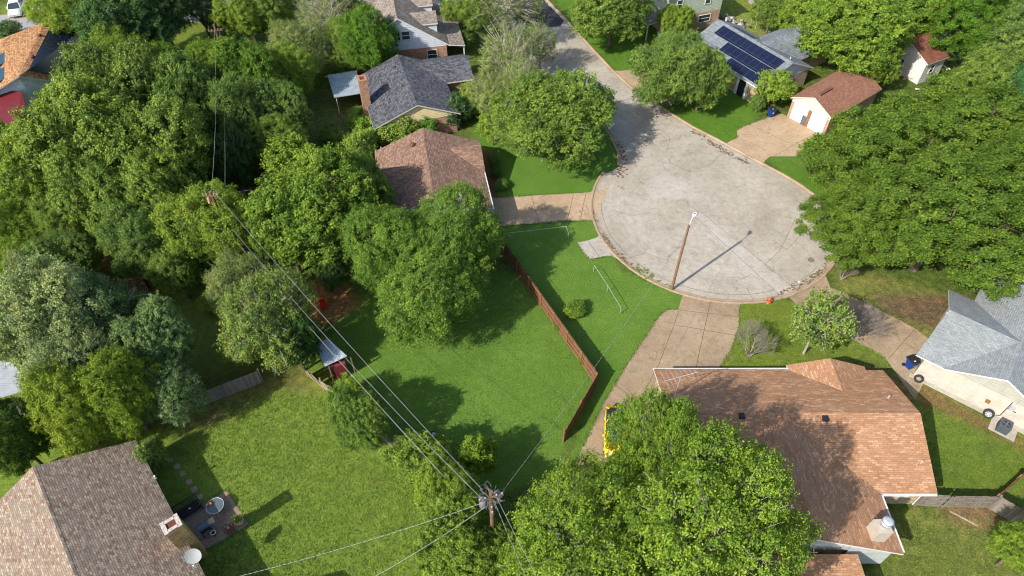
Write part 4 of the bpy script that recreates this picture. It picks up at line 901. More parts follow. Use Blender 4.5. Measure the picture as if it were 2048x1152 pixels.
def hydrant():
    b=G(1536,606); t=thing('fire_hydrant','orange red fire hydrant beside the turning circle','fire hydrant',b); m=plain('hydrant_red',(0.62,0.10,0.03),0.5,0.4,var=0.1)
    MB().lathe(b,[(0.17,0),(0.17,0.05),(0.11,0.06),(0.11,0.5),(0.15,0.51),(0.15,0.56),(0.12,0.6),(0.09,0.7),(0.03,0.74),(0.03,0.8)],14).build('barrel',m,t)
    for d in (V(1,0,0),V(-1,0,0),V(0,-1,0)): MB().lathe(b+V(0,0,0.4)+d*0.08,[(0.065,0),(0.065,0.12),(0.085,0.12),(0.085,0.17),(0.03,0.2)],10,axis=d).build('outlet_cap',m,t)
hydrant()
def bin_(label,p,rz,seed=0,s=1.12):
    t=thing('wheelie_bin',label,'wheelie bin',(0,0,0),group='blue wheelie bins'); blue=plain('bin_blue',(0.005,0.035,0.22),0.45,0.4,var=0.08)
    b=MB(); w0,d0,w1,d1,hh=0.22,0.24,0.31,0.36,0.95
    vv=[(-w0,-d0,0.1),(w0,-d0,0.1),(w0,d0*0.6,0.1),(-w0,d0*0.6,0.1),(-w1,-d1,hh),(w1,-d1,hh),(w1,d1,hh),(-w1,d1,hh)]
    b.faces(vv,[(0,3,2,1),(4,5,6,7),(0,1,5,4),(1,2,6,5),(2,3,7,6),(3,0,4,7)]); b.box((0,0,hh+0.0),(0.68,0.78,0.05)); b.build('body',blue,t,bevel=0.02)
    l=MB(); l.box((0,0.02,hh+0.055),(0.70,0.80,0.05)); l.box((0,-0.12,hh+0.09),(0.5,0.4,0.04)); l.box((0,0.42,hh+0.03),(0.6,0.06,0.06)); l.build('lid',M_BLACK,t,bevel=0.015)
    for s_ in (-1,1): MB().lathe((s_*0.25,0.3,0.13),[(0.13,-0.04),(0.13,0.04)],14,axis=(1,0,0)).build('wheel',M_BLACK,t)
    m=MB(); y0=-0.305; m.poly([(-0.03,y0-0.015,0.52),(0.03,y0-0.015,0.52),(0.03,y0-0.045,0.76),(-0.03,y0-0.045,0.76)]); m.poly([(-0.12,y0-0.016,0.54),(0.12,y0-0.014,0.52),(0.12,y0-0.02,0.58),(-0.12,y0-0.024,0.60)]); m.poly([(-0.02,y0-0.04,0.70),(-0.12,y0-0.035,0.66),(-0.10,y0-0.04,0.73)]); m.build('emblem',M_WHITE,t)
    m=MB(); m.poly([(-0.14,-0.22,hh+0.117),(0.02,-0.22,hh+0.117),(0.02,-0.12,hh+0.117),(-0.14,-0.12,hh+0.117)]); m.build('sticker',M_WHITE,t)
    t.location=p; t.rotation_euler=(0,0,rz); t.scale=(s,s,s); return t
b1=bin_('blue wheelie bin with a black lid against the cream brick corner',G(1816,735),0.35)
b2=copytree(b1); b2.location=G(1540,233); b2.rotation_euler=(0,0,0.3); b2['label']='blue wheelie bin beside the double garage driveway'
def tyre(label,p,ax,r,rim=False,name='tyre'):
    t=thing(name,label,'wheel' if rim else 'tyre',p); ax=Vector(ax).normalized(); c=Vector(p)+V(0,0,r)
    n=28; prof=[(r*0.60,-0.09),(r*0.9,-0.115),(r*1.0,-0.07),(r*1.0,0.07),(r*0.9,0.115),(r*0.60,0.09)]
    b=MB(); x=ax.orthogonal().normalized(); y=ax.cross(x); vv=[];ff=[]; m=len(prof)
    for k in range(n):
        a=2*math.pi*k/n
        for rr_,hh in prof: vv.append(c+ax*hh+(x*math.cos(a)+y*math.sin(a))*rr_)
    for k in range(n):
        for i in range(m): a=k*m+i;b_=k*m+(i+1)%m;c_=((k+1)%n)*m+(i+1)%m;d_=((k+1)%n)*m+i; ff.append((a,b_,c_,d_))
    b.faces(vv,ff,0,True); b.build('tyre_rubber' if not rim else 'tyre',plain('rubber',(0.035,0.034,0.033),0.85,0.2,var=0.3),t)
    if rim:
        b=MB()
        for k in range(6): a=k*math.pi/3; d=x*math.cos(a)+y*math.sin(a); b.beam(c+ax*0.05,c+d*r*0.6+ax*0.06,0.09,0.04,up=ax)
        b.lathe(c,[(r*0.16,0),(r*0.16,0.09)],14,axis=ax)
        for k in range(24): a=k*math.pi/12;a2=a+math.pi/12; b.beam(c+(x*math.cos(a)+y*math.sin(a))*r*0.57+ax*0.07,c+(x*math.cos(a2)+y*math.sin(a2))*r*0.57+ax*0.07,0.05,0.04,up=ax)
        b.build('rim',M_METAL,t); b=MB(); b.lathe(c,[(r*0.58,-0.02),(r*0.58,0.02)],20,axis=ax); b.build('rim_back',M_DARK,t)
    return t
lean=(-wn_+V(0,0,0.35)).normalized()
tyre('bare black tyre leaning near the cream wall corner',o0+wd*0.45-wn_*0.45,lean,0.36)
tyre('wheel with a silver spoked rim leaning on the cream wall',o0+wd*5.9-wn_*0.45,lean,0.40,True,'wheel')
def acunit():
    p=G(2003,860); p=o0+wd*7.15-wn_*1.0; ang=math.atan2(wd.y,wd.x); t=thing('air_conditioner','dark grey outdoor air conditioner on a concrete pad','air conditioner',p)
    m=plain('ac_grey',(0.07,0.085,0.095),0.5,0.3,var=0.1)
    b=MB(); b.box(p+V(0,0,0.42),(0.85,0.85,0.74),ang)
    b.build('casing',siding('ac_louvre',(0.06,0.075,0.085),0.06,depth=0.02),t,bevel=0.03)
    b=MB(); b.box(p+V(0,0,0.81),(0.88,0.88,0.05),ang); to=b.build('top_cover',m,t,bevel=0.02)
    b=MB(); b.lathe(p+V(0,0,0.84),[(0.33,0),(0.33,0.004)],24); b.build('fan_opening',M_DARK,to)
    b=MB(); 
    for k in range(4): a=k*math.pi/2+0.5; d=V(math.cos(a),math.sin(a),0); b.poly([p+V(0,0,0.852),p+V(0,0,0.852)+d*0.29,p+V(0,0,0.852)+V(math.cos(a+0.5),math.sin(a+0.5),0)*0.27])
    b.lathe(p+V(0,0,0.85),[(0.07,0),(0.07,0.03)],12)
    for rr_ in (0.15,0.25,0.33): b.tube([p+V(math.cos(a)*rr_,math.sin(a)*rr_,0.875) for a in [k*math.pi/12 for k in range(25)]],0.006,4,cap=False)
    b.build('fan',plain('fan_grey',(0.14,0.15,0.16),0.5,0.3),to)
    q=MB(); q.box(p+V(0,0,0.03)+wd*0.1,(1.9,1.15,0.07),ang); tag(q.build('concrete_pad',M_PATCH),'square concrete pad under the air conditioner','concrete pad')
acunit()
q=MB(); a=G(1900,1023);b=G(1955,1052); q.beam(a+V(0,0,0.03),b+V(0,0,0.03),0.12,0.05); tag(q.build('plank',M_FENCETAN),'single pale plank lying on the lower right lawn','plank')
b=G(1622,520); q=MB(); q.lathe(b+V(0,0,0.012),[(0.33,0),(0.33,0.012)],20); tag(q.build('manhole_cover',plain('iron_cover',(0.16,0.14,0.13),0.8,0.3)),'round iron manhole cover in the turning circle','manhole cover')
q=MB(); q.box(G(1185,118)+V(0,0,0.018),(2.2,1.2,0.01),0.7); tag(q.build('drain_grate',plain('grate',(0.22,0.18,0.14))),'rectangular drain grate in the upper road','drain grate')
for (px,py,l) in ((1596,566,'white paper scrap at the driveway mouth'),(1588,645,'white paper scrap in the lawn beside the half bare tree'),(1660,640,'white scrap caught behind the half bare tree'),(2014,878,'white scrap near the concrete pad')):
    q=MB(); p=G(px,py); q.faces([p+V(0,0,0.03),p+V(0.25,0.05,0.06),p+V(0.22,0.28,0.03),p+V(-0.03,0.22,0.09)],[(0,1,2),(0,2,3)]); tag(q.build('paper_scrap',M_WHITE),l,'litter')

# ------------------------------------------------------------------ vehicles
def car(label,p,rz,paint,L=4.7,W=1.85,Hh=1.65,suv=True,name='parked_car',rails=False,darkroof=False):
    t=thing(name,label,'car',(0,0,0)); 
    pm=plain('paint_'+name+str(int(paint[0]*100))+str(int(paint[2]*100)),paint,0.25,0.5,var=0.03)
    hl=L/2; 
    sec=[(-hl,0.45,0.70,0.80),(-hl+0.08,0.35,0.86,0.92),(-hl+0.9,0.25,0.98,0.98),(-hl+1.35,0.22,1.02,1.0),(0.2,0.22,1.05,1.0),(hl-0.7,0.25,1.06,0.98),(hl-0.1,0.35,1.0,0.93),(hl,0.45,0.85,0.85)]
    b=MB(); vv=[];n=8
    for x,z0,z1,wf in sec:
        w_=W/2*wf; vv+=[(x,-w_*0.9,z0),(x,-w_,z0+0.15),(x,-w_,z1-0.2),(x,-w_*0.9,z1),(x,w_*0.9,z1),(x,w_,z1-0.2),(x,w_,z0+0.15),(x,w_*0.9,z0)]
    ff=[]
    for i in range(len(sec)-1):
        for k in range(n): a=i*n+k;b_=i*n+(k+1)%n; ff.append((a,a+n,b_+n,b_))
    b.faces(vv,ff,0,True); b.faces(vv[:n],[tuple(range(n))]); b.faces(vv[-n:],[tuple(reversed(range(n)))]); body=b.build('body',pm,t)
    rb=hl-0.25 if suv else hl-0.9; c=MB(); x0,x1,x2,x3=-hl+1.15,-hl+1.85,rb-0.45,rb; w0,w1=W/2*0.93,W/2*0.74
    gv=[(x0,-w0,1.0),(x0,w0,1.0),(x3,w0,1.0),(x3,-w0,1.0),(x1,-w1,Hh-0.04),(x1,w1,Hh-0.04),(x2,w1,Hh-0.04),(x2,-w1,Hh-0.04)]
    c.faces(gv,[(0,1,5,4),(1,2,6,5),(2,3,7,6),(3,0,4,7)]); c.build('windows',M_GLASS,t)
    r=MB(); r.faces([(x1-0.05,-w1-0.03,Hh-0.05),(x1-0.05,w1+0.03,Hh-0.05),(x2+0.08,w1+0.03,Hh-0.05),(x2+0.08,-w1-0.03,Hh-0.05),(x1+0.05,-w1+0.1,Hh),(x1+0.05,w1-0.1,Hh),(x2-0.02,w1-0.1,Hh),(x2-0.02,-w1+0.1,Hh)],[(0,3,2,1),(4,5,6,7),(0,1,5,4),(1,2,6,5),(2,3,7,6),(3,0,4,7)],0,True); r.build('roof',M_BLACK if darkroof else pm,t)
    pl=MB()
    for s_ in (-1,1):
        pl.beam((x0,s_*w0,1.0),(x1,s_*w1,Hh-0.03),0.08,0.07); pl.beam((x3,s_*w0,1.0),(x2,s_*w1,Hh-0.03),0.12,0.10); pl.beam(((x1+x2)/2,s_*(w0+0.01),1.0),((x1+x2)/2,s_*(w1+0.01),Hh-0.04),0.08,0.05)
    bsplit(pl,'pillar',pm,t)
    for sx in (-hl+0.85,hl-0.9):
        for s_ in (-1,1):
            w_=MB(); w_.lathe((sx,s_*(W/2-0.12),0.34),[(0.34,-0.11),(0.34,0.11)],20,axis=(0,1,0)); wo=w_.build('wheel',MATS.get('rubber') or plain('rubber',(0.035,0.034,0.033)),t)
            k=MB(); k.lathe((sx,s_*(W/2-0.0),0.34),[(0.2,-0.02),(0.2,0.02)],14,axis=(0,1,0)); k.build('rim',M_METAL,wo)
    for s_ in (-1,1):
        k=MB(); k.box((x0+0.45,s_*(W/2+0.07),1.08),(0.14,0.2,0.14)); k.build('mirror',pm,t,bevel=0.02)
        k=MB(); k.box((-hl+0.06,s_*W*0.33,0.72),(0.14,0.35,0.13)); k.build('headlight',plain('lamp_lens',(0.7,0.7,0.7),0.1,0.6),t)
        k=MB(); k.box((hl-0.04,s_*W*0.37,0.88),(0.12,0.25,0.2)); k.build('tail_light',plain('red_lens',(0.45,0.01,0.01),0.2,0.5),t)
    k=MB(); k.box((hl+0.0,0,0.7),(0.06,0.5,0.14)); k.build('number_plate',M_WHITE,t)
    t.location=p; t.rotation_euler=(0,0,rz); return t
# nose is -X of the model
car('white estate car parked on the drive at the very top left',G(38,24),R_(108),(0.72,0.74,0.76),L=4.6)
car('white car half hidden behind the bright tree at the top left',G(82,14),R_(108),(0.70,0.72,0.74),L=4.6)
cy=G(1232,880); car('bright yellow car tucked under the big bottom tree',V(cy.x,cy.y+0.3,0),R_(83),(0.85,0.58,0.01),L=4.5,W=1.9,Hh=1.6,darkroof=True)
cb_=G(1186,190); car('blue and white car parked at the kerb under the round tree',cb_,R_(125),(0.30,0.45,0.62),L=4.7,suv=False,Hh=1.45)
cb_=G(517,540); car('dark teal car in the gap between the left trees',cb_,R_(60),(0.02,0.09,0.12),L=4.6)

# ------------------------------------------------------------------ patio and its furniture
pa=[G(*p) for p in ((397,1012),(454,980),(499,1050),(408,1103),(372,1060))]; pa.append(pa[0]+V(-1.2,-0.9,0))
flat('patio',[pa[0],pa[1],pa[2],pa[3],pa[3]-un*1.5-ud*0.3,pa[0]-un*2.2],0.03,plain('brown_paving',(0.25,0.185,0.13),0.95,0.1,var=0.25,scale=5),'brown concrete patio behind the bottom left house','patio',jit=0.02)
for i,(px,py) in enumerate(((340,920),(354,933),(366,948),(379,964),(389,979),(400,994))):
    q=MB(); q.box(G(px,py)+V(0,0,0.02),(0.42,0.42,0.05),0.55+0.1*(i%3)); tag(q.build('stepping_stone',plain('sandstone',(0.30,0.22,0.17),0.95,0.1,var=0.2)),['first stepping stone from the tree end, beside the roof edge','second stepping stone from the tree end','third stepping stone from the tree end','fourth stepping stone from the tree end','fifth stepping stone, next to last before the patio','last stepping stone, nearest the black bench'][i],'stepping stone',group='stepping stones leading to the patio')
def patio_stuff():
    # slatted black bench
    c=G(378,1025); ang=math.atan2(un.y,un.x); t=thing('garden_bench','black slatted garden settee with a dark seat on the patio','garden bench',c)
    def P(x,y,z): return c+un*x+ud*y+V(0,0,z)
    b=MB(); b.slab([P(-0.9,-0.35,0.45),P(0.9,-0.35,0.45),P(0.9,0.4,0.45),P(-0.9,0.4,0.45)],0.12,0,0); b.build('seat',plain('dark_cushion',(0.025,0.025,0.03),0.8,0.1),t)
    b=MB()
    for k in range(13): b.beam(P(-0.9+k*0.15,-0.38,0.45),P(-0.9+k*0.15,-0.5,0.95),0.05,0.03)
    b.beam(P(-0.95,-0.5,0.96),P(0.95,-0.5,0.96),0.07,0.06); b.build('backrest',M_BLACK,t)
    for x in (-0.92,0.92):
        b=MB(); b.beam(P(x,-0.4,0.68),P(x,0.42,0.68),0.07,0.05); b.beam(P(x,0.4,0),P(x,0.4,0.68),0.06,0.06); b.beam(P(x,-0.4,0),P(x,-0.4,0.68),0.06,0.06); b.build('armrest',M_BLACK,t)
    q=MB(); p=P(0.1,0.05,0.47); q.faces([p,p+V(0.16,0.04,0.02),p+V(0.14,0.14,0),p+V(0,0.1,0.03)],[(0,1,2,3)]); tag(q.build('cloth',M_WHITE),'small white cloth on the black settee','cloth')
    # round glass table
    c=G(436,1020); c.z=0; t=thing('patio_table','round glass topped patio table','patio table',c)
    gm,n_,b_=newmat('table_glass',0.1,0.6); b_.inputs['Base Color'].default_value=(0.11,0.14,0.15,1); b_.inputs['Alpha'].default_value=0.75
    MB().lathe(c+V(0,0,0.70),[(0.62,0),(0.62,0.015)],32).build('tabletop',gm,t)
    b=MB(); b.tube([c+V(math.cos(a)*0.62,math.sin(a)*0.62,0.715) for a in [k*math.pi/16 for k in range(33)]],0.022,6,cap=False); b.build('rim',M_METAL,t)
    for k in range(4): a=k*math.pi/2+0.4; d=V(math.cos(a),math.sin(a),0); b=MB(); b.tube([c+V(0,0,0.68)+d*0.5,c+V(0,0,0.3)+d*0.1,c+d*0.5],0.02,6); b.build('leg',M_METAL,t)
    q=MB(); p=c+V(-0.3,0.12,0.72); q.lathe(p,[(0.06,0),(0.12,0.05),(0.13,0.1),(0.08,0.17),(0.02,0.19)],14); tag(q.build('pumpkin',plain('orange_skin',(0.75,0.16,0.02),0.5,0.3)),'small orange pumpkin on the glass table','pumpkin')
    q=MB(); p=c+V(-0.5,-0.03,0.72); q.lathe(p,[(0.07,0),(0.08,0.12),(0.05,0.14)],12,0); q.lathe(p+V(0,0,0.14),[(0.05,0),(0.05,0.07)],12,1); tag(q.build('candle_jar',[plain('red_glaze',(0.45,0.03,0.02),0.4,0.4),M_WHITE]),'red and white jar on the glass table','jar')
    # grill
    c=G(416,1062); t=thing('grill','blue grey gas grill with a side shelf and black wheels','grill',c)
    def P(x,y,z): return c+un*x+ud*y+V(0,0,z)
    b=MB(); b.slab([P(-0.4,-0.3,0.9),P(0.3,-0.3,0.9),P(0.3,0.3,0.9),P(-0.4,0.3,0.9)],0.35,0,0); b.build('body',M_BLACK,t)
    b=MB(); n=6; vv=[]
    for k in range(n+1): a=math.pi*k/n; vv+= [P(-0.4,-0.3*math.cos(a),0.9+0.25*math.sin(a)),P(0.3,-0.3*math.cos(a),0.9+0.25*math.sin(a))]
    b.faces(vv,[(2*k,2*k+1,2*k+3,2*k+2) for k in range(n)]+[tuple(range(0,2*n+2,2)),tuple(reversed(range(1,2*n+2,2)))],0); b.build('lid',plain('blue_enamel',(0.06,0.10,0.14),0.4,0.4),t)
    b=MB(); b.slab([P(0.3,-0.25,0.88),P(0.75,-0.25,0.88),P(0.75,0.2,0.88),P(0.3,0.2,0.88)],0.04,0,0); b.build('side_shelf',M_FENCETAN,t)
    b=MB(); [b.beam(P(x,y,0),P(x,y,0.6),0.04,0.04) for x in (-0.35,0.3) for y in (-0.25,0.25)]; b.build('legs',M_BLACK,t)
    for x in (-0.35,0.3): MB().lathe(P(x,0.32,0.12),[(0.12,-0.03),(0.12,0.03)],14,axis=un).build('wheel',M_BLACK,t)
    # white ring
    c=G(429,1069); t=MB(); t.tube([c+V(math.cos(a)*0.17,math.sin(a)*0.17,0.32) for a in [k*math.pi/10 for k in range(21)]],0.04,8,0,cap=False); t.lathe(c+V(0,0,0.0),[(0.12,0),(0.16,0.3)],16,1); tag(t.build('flower_pot',[M_WHITE,M_DARK]),'dark pot with a thick white rim on the patio','pot')
    c=G(461,1062); t=thing('plant_stand','dark red wire plant stand holding a teal pot','plant stand',c); rm=plain('dark_red_metal',(0.22,0.02,0.025),0.5,0.3); b=MB()
    for k in range(8): a=k*math.pi/4; d=V(math.cos(a),math.sin(a),0); b.tube([c+d*0.35,c+d*0.22+V(0,0,0.35),c+d*0.38+V(0,0,0.6)],0.018,5)
    b.tube([c+V(math.cos(a)*0.38,math.sin(a)*0.38,0.6) for a in [k*math.pi/10 for k in range(21)]],0.02,6,cap=False); b.lathe(c+V(0,0,0.4),[(0.2,0),(0.25,0.02),(0.25,0.04)],16); b.build('frame',rm,t)
    q=MB(); q.lathe(c+V(0,0,0.45),[(0.08,0),(0.11,0.16),(0.09,0.17)],12); tag(q.build('flower_pot',plain('teal_glaze',(0.02,0.35,0.25),0.3,0.4)),'small teal pot on the red stand','pot')
    c=G(481,1046); t=thing('planter','round tan planter full of green flowers at the patio corner','planter',c)
    MB().lathe(c,[(0.22,0),(0.28,0.3),(0.34,0.4),(0.36,0.42),(0.30,0.42),(0.28,0.38)],20).build('pot',plain('tan_rim',(0.5,0.4,0.2)),t)
    return c
pl_c=patio_stuff()
# clothes-line frame and clutter by the blue shed
c=G(495,415); t=thing('clothes_post','white T shaped clothes post in front of the dark hedge','clothes post',c); b=MB(); b.tube([c,c+V(-0.2,0,2.2)],0.05); b.build('upright',M_WHITE,t); b=MB(); b.tube([c+V(-1.3,-0.2,2.1),c+V(0.9,0.2,2.25)],0.04); b.build('crossbar',M_METAL,t)
c=G(290,628); t=thing('trampoline','round trampoline ring showing behind the silvery tree','trampoline',c); b=MB(); b.tube([c+V(math.cos(a)*1.7,math.sin(a)*1.7,0.8) for a in [k*math.pi/20 for k in range(41)]],0.09,8,cap=False); b.build('ring',plain('grey_pad',(0.30,0.33,0.35)),t); b=MB(); b.lathe(c+V(0,0,0.78),[(1.62,0),(1.62,0.01)],32); b.build('mat',M_DARK,t)
for k in range(6): a=k*math.pi/3; q=MB(); q.tube([c+V(math.cos(a)*1.7,math.sin(a)*1.7,0),c+V(math.cos(a)*1.7,math.sin(a)*1.7,0.8)],0.04); q.build('leg',M_METAL,t)
c=G(648,616); t=thing('garden_chair','small red garden chair on the red dirt','garden chair',c); b=MB(); b.box(c+V(0,0,0.42),(0.5,0.5,0.06),0.4); b.build('seat',plain('bright_red',(0.6,0.01,0.01)),t); b=MB(); b.box(c+V(-0.1,0.22,0.7),(0.5,0.06,0.55),0.4); b.build('backrest',MATS['bright_red'],t)
for x in (-.2,.2):
    for y in (-.2,.2): q=MB(); q.beam(c+V(x,y,0),c+V(x,y,0.4),0.04,0.04); q.build('leg',MATS['bright_red'],t)
c=G(1506,14); t=thing('picnic_table','small round stone picnic table on the far right lawn','picnic table',c); MB().lathe(c+V(0,0,0.7),[(0.9,0),(0.9,0.1)],20).build('tabletop',plain('stone',(0.30,0.25,0.22)),t); MB().lathe(c,[(0.35,0),(0.2,0.35),(0.3,0.7)],12).build('pedestal',MATS['stone'],t)
c=G(868,872); tyre('small pale spoked wheel lying by the collapsed fence',c,(0.3,-0.5,0.8),0.28,True,'cart_wheel')
# pile of junk against the outbuilding and green house
rr=random.Random(11)
def pile(label,pts,n,spread,cols,mx=0.7):
    b=MB(); mats=[plain('junk%d%s'%(k,label[:3]),c_) for k,c_ in enumerate(cols)]
    for i in range(n):
        c=rr.choice(pts)+V(rr.gauss(0,spread),rr.gauss(0,spread),rr.uniform(0.1,0.7)); a=rr.uniform(0,3.14); d=V(math.cos(a),math.sin(a),rr.uniform(-0.3,0.3)); L=rr.uniform(0.2,mx)
        b.beam(c-d*L,c+d*L,rr.uniform(0.1,0.35),rr.uniform(0.05,0.3),m=rr.randrange(len(cols)))
    return tag(b.build('junk_heap',mats),label,'junk heap',kind='stuff')
pile('heap of pale scrap wood behind the rust red roof',[G(1880,75),G(1893,88),G(1905,98)],26,0.9,[(0.5,0.42,0.32),(0.3,0.22,0.15),(0.6,0.58,0.54)],1.6)
pile('clutter of pale boxes between the outbuilding and the big trees',[G(1840,150),G(1832,162),G(1910,140),G(1925,148)],22,0.8,[(0.55,0.4,0.28),(0.65,0.64,0.6),(0.4,0.2,0.12)],0.7)
pile('stacked stones and pots beside the green sided house',[G(1448,40),G(1462,46),G(1478,52)],34,0.6,[(0.42,0.40,0.38),(0.2,0.18,0.17),(0.55,0.5,0.46)],0.35)
pile('dim clutter of boards by the blue shed',[G(470,392),G(485,400),G(525,402)],14,0.8,[(0.12,0.09,0.07),(0.25,0.24,0.22),(0.3,0.14,0.08)],0.5)
pile('pale twigs and litter at the foot of the mixed tree',[G(1330,195),G(1335,205)],12,0.6,[(0.5,0.45,0.38),(0.3,0.25,0.2)],0.4)

# ------------------------------------------------------------------ trees
def leafmat(name,trans=0.25,rough=0.6,spec=0.07):
    m=bpy.data.materials.new(name); m.use_nodes=True; n=m.node_tree; n.nodes.clear()
    out=n.nodes.new('ShaderNodeOutputMaterial'); oi=n.nodes.new('ShaderNodeObjectInfo')
    at=n.nodes.new('ShaderNodeAttribute'); at.attribute_name='tone'
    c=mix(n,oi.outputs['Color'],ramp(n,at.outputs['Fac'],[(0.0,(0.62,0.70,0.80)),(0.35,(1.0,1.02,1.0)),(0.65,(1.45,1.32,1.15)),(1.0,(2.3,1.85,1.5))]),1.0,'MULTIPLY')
    b=nd(n,'ShaderNodeBsdfPrincipled'); b.inputs['Roughness'].default_value=rough; b.inputs['Specular IOR Level'].default_value=spec
    n.links.new(c,b.inputs['Base Color'])
    t=n.nodes.new('ShaderNodeBsdfTranslucent'); n.links.new(mix(n,c,(1.5,1.45,0.6),1.0,'MULTIPLY'),t.inputs[0])
    ms=n.nodes.new('ShaderNodeMixShader'); ms.inputs[0].default_value=trans
    n.links.new(b.outputs[0],ms.inputs[1]); n.links.new(t.outputs[0],ms.inputs[2]); n.links.new(ms.outputs[0],out.inputs[0]); return m
M_LEAF=leafmat('leaves'); M_GLOSSY=leafmat('glossy_leaves',0.2,0.4,0.25)
def unit(v): return v/np.maximum(np.linalg.norm(v,axis=-1,keepdims=True),1e-9)
def quadmesh(name,co,tone,mat):
    """co: (n,4,3)"""
    n=len(co); me=bpy.data.meshes.new(name); me.vertices.add(n*4); me.vertices.foreach_set('co',co.astype(np.float32).ravel())
    me.loops.add(n*4); me.loops.foreach_set('vertex_index',np.arange(n*4)); me.polygons.add(n)
    me.polygons.foreach_set('loop_start',np.arange(0,n*4,4)); me.polygons.foreach_set('loop_total',np.full(n,4))
    a=me.attributes.new('tone','FLOAT','POINT'); a.data.foreach_set('value',np.repeat(tone,4).astype(np.float32))
    me.materials.append(mat); me.update(); return me
def leaves(rng,pos,out,size,flat=0.5,width=0.62,tone=None,tvar=0.22):
    n=len(pos); nr=unit(out*1.0+np.array([0,0,flat])+rng.normal(0,0.75,(n,3))); r=rng.normal(0,1,(n,3)); t=unit(r-nr*(r*nr).sum(1,keepdims=True)); s=np.cross(nr,t)
    L=(size*rng.uniform(0.65,1.25,n))[:,None]; dr=nr*L*rng.uniform(-0.25,0.05,n)[:,None]
    co=np.stack([pos-t*L*0.5,pos-s*L*width*0.5+t*L*0.05,pos+t*L*0.5+dr,pos+s*L*width*0.5+t*L*0.05],1)
    tn=np.clip((0.5 if tone is None else tone)+rng.normal(0,tvar,n),0,1); return co,tn
def make_tree(key,seed,R=5.0,H=9.0,zlow=1.6,nl=11,cr=0.75,nleaf=150,ls=0.26,gaps=0.0,flat=0.6,lobe=0.52,twigs=0,width=0.62,mat=None,fill=0.12,bark=None,droop=0.0,jag=0.3,cspace=1.1,trunkr=0.28,tonevar=0.16,thr=0.62):
    """returns list of (part name, mesh, material) with origin at the foot of the trunk"""
    rng=np.random.default_rng(seed); rz=(H-zlow)/2; cz=zlow+rz
    # lobes
    lob=[]
    for i in range(nl):
        a=i*2.39996+rng.uniform(-.4,.4); h=1-1.45*(i+0.5)/nl; rr=math.sqrt(max(0,1-h*h)); k=1-lobe*rng.uniform(0.70,1.25)
        lob.append((np.array([R*k*rr*math.cos(a),R*k*rr*math.sin(a),cz+rz*k*h]),R*lobe*rng.uniform(0.62,1.15)))
    lob.append((np.array([0,0,cz]),R*0.55))
    cl=[];cn=[]
    for c,r in lob:
        m=int(26*(r/cr)**2*0.9)+10; d=unit(rng.normal(0,1,(m,3))); p=c+d*np.array([r,r,r*rz/R*1.25])*rng.uniform(0.8,1.06,(m,1))
        for q,dd in zip(p,d):
            if q[2]<zlow+0.2*rng.random() : continue
            ins=False
            for c2,r2 in lob:
                if c2 is c: continue
                e=(q-c2)/np.array([r2,r2,r2*rz/R*1.25])
                if (e*e).sum()<thr: ins=True;break
            if ins: continue
            if dd[2]<-0.55 and rng.random()<0.7: continue
            if cl:
                A=np.array(cl); 
                if ((A-q)**2).sum(1).min()<(cr*cspace)**2: continue
            if rng.random()<gaps: continue
            cl.append(q); cn.append(dd)
    cl=np.array(cl); cn=np.array(cn)
    P=[];O=[];T=[]
    for q,dd in zip(cl,cn):
        r=cr*rng.uniform(0.65,1.35); k=int(nleaf*(r/cr)**2); nt_=int(rng.integers(6,11)); ct=np.clip(0.5+rng.normal(0,tonevar),0.1,0.9)
        tw=unit(rng.normal(0,0.75,(nt_,3))+np.array([0,0,0.45])+dd*0.75); ln=r*(rng.uniform(0.8,1.0+jag,nt_) if jag<0.2 else rng.uniform(0.6,1.3+jag*1.2,nt_))
        w_=rng.integers(0,nt_,k); t=rng.random(k)**0.7; d=tw[w_]
        p=q-dd*r*0.35+d*(t*ln[w_])[:,None]+rng.normal(0,1,(k,3))*np.array([1,1,0.7])*(0.09+(0.22 if jag<0.2 else 0.10)*r*(1-t*0.5))[:,None]
        p[:,2]-=droop*0.7*r*t*t
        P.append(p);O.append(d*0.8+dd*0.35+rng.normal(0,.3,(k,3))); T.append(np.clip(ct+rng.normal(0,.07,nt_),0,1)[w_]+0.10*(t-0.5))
    k=int(fill*sum(len(p) for p in P)); d=unit(rng.normal(0,1,(k,3))); P.append(np.array([0,0,cz])+d*np.array([R,R,rz])*rng.uniform(0.2,0.8,(k,1))); O.append(d); T.append(np.full(k,0.25))  # inner fill leaves toned darker: crown shade put into the colour
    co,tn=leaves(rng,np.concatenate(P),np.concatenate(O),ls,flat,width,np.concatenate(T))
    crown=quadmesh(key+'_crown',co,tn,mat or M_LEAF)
    # wood
    rr=random.Random(seed); mb=MB(); fork=zlow+0.6; tr=trunkr
    mb.tube([V(0,0,-0.1),V(0.05,0.02,fork*0.5),V(0.1*R/5,-0.05,fork)],[tr*1.35,tr,tr*0.85],9)
    for c,r in lob[:-1]:
        s=V(0.08,-0.04,fork-rr.uniform(0,0.4)); e=Vector(c); m1=s.lerp(e,0.5)+V(rr.uniform(-.3,.3),rr.uniform(-.3,.3),0.35)
        mb.tube([s,m1,e],[tr*0.5,tr*0.33,tr*0.16],6,cap=False)
        D=((cl-c)**2).sum(1); near=np.argsort(D)[:9]
        for i in near[:5]:
            e2=Vector(cl[i]); b0=m1.lerp(e,rr.uniform(0.2,0.95)); mb.tube([b0,b0.lerp(e2,0.5)+V(0,0,rr.uniform(-.1,.2)),e2],[tr*0.16,tr*0.1,0.012],4,cap=False)
    wood=mb; parts=[('trunk',wood,bark or M_BARK)]
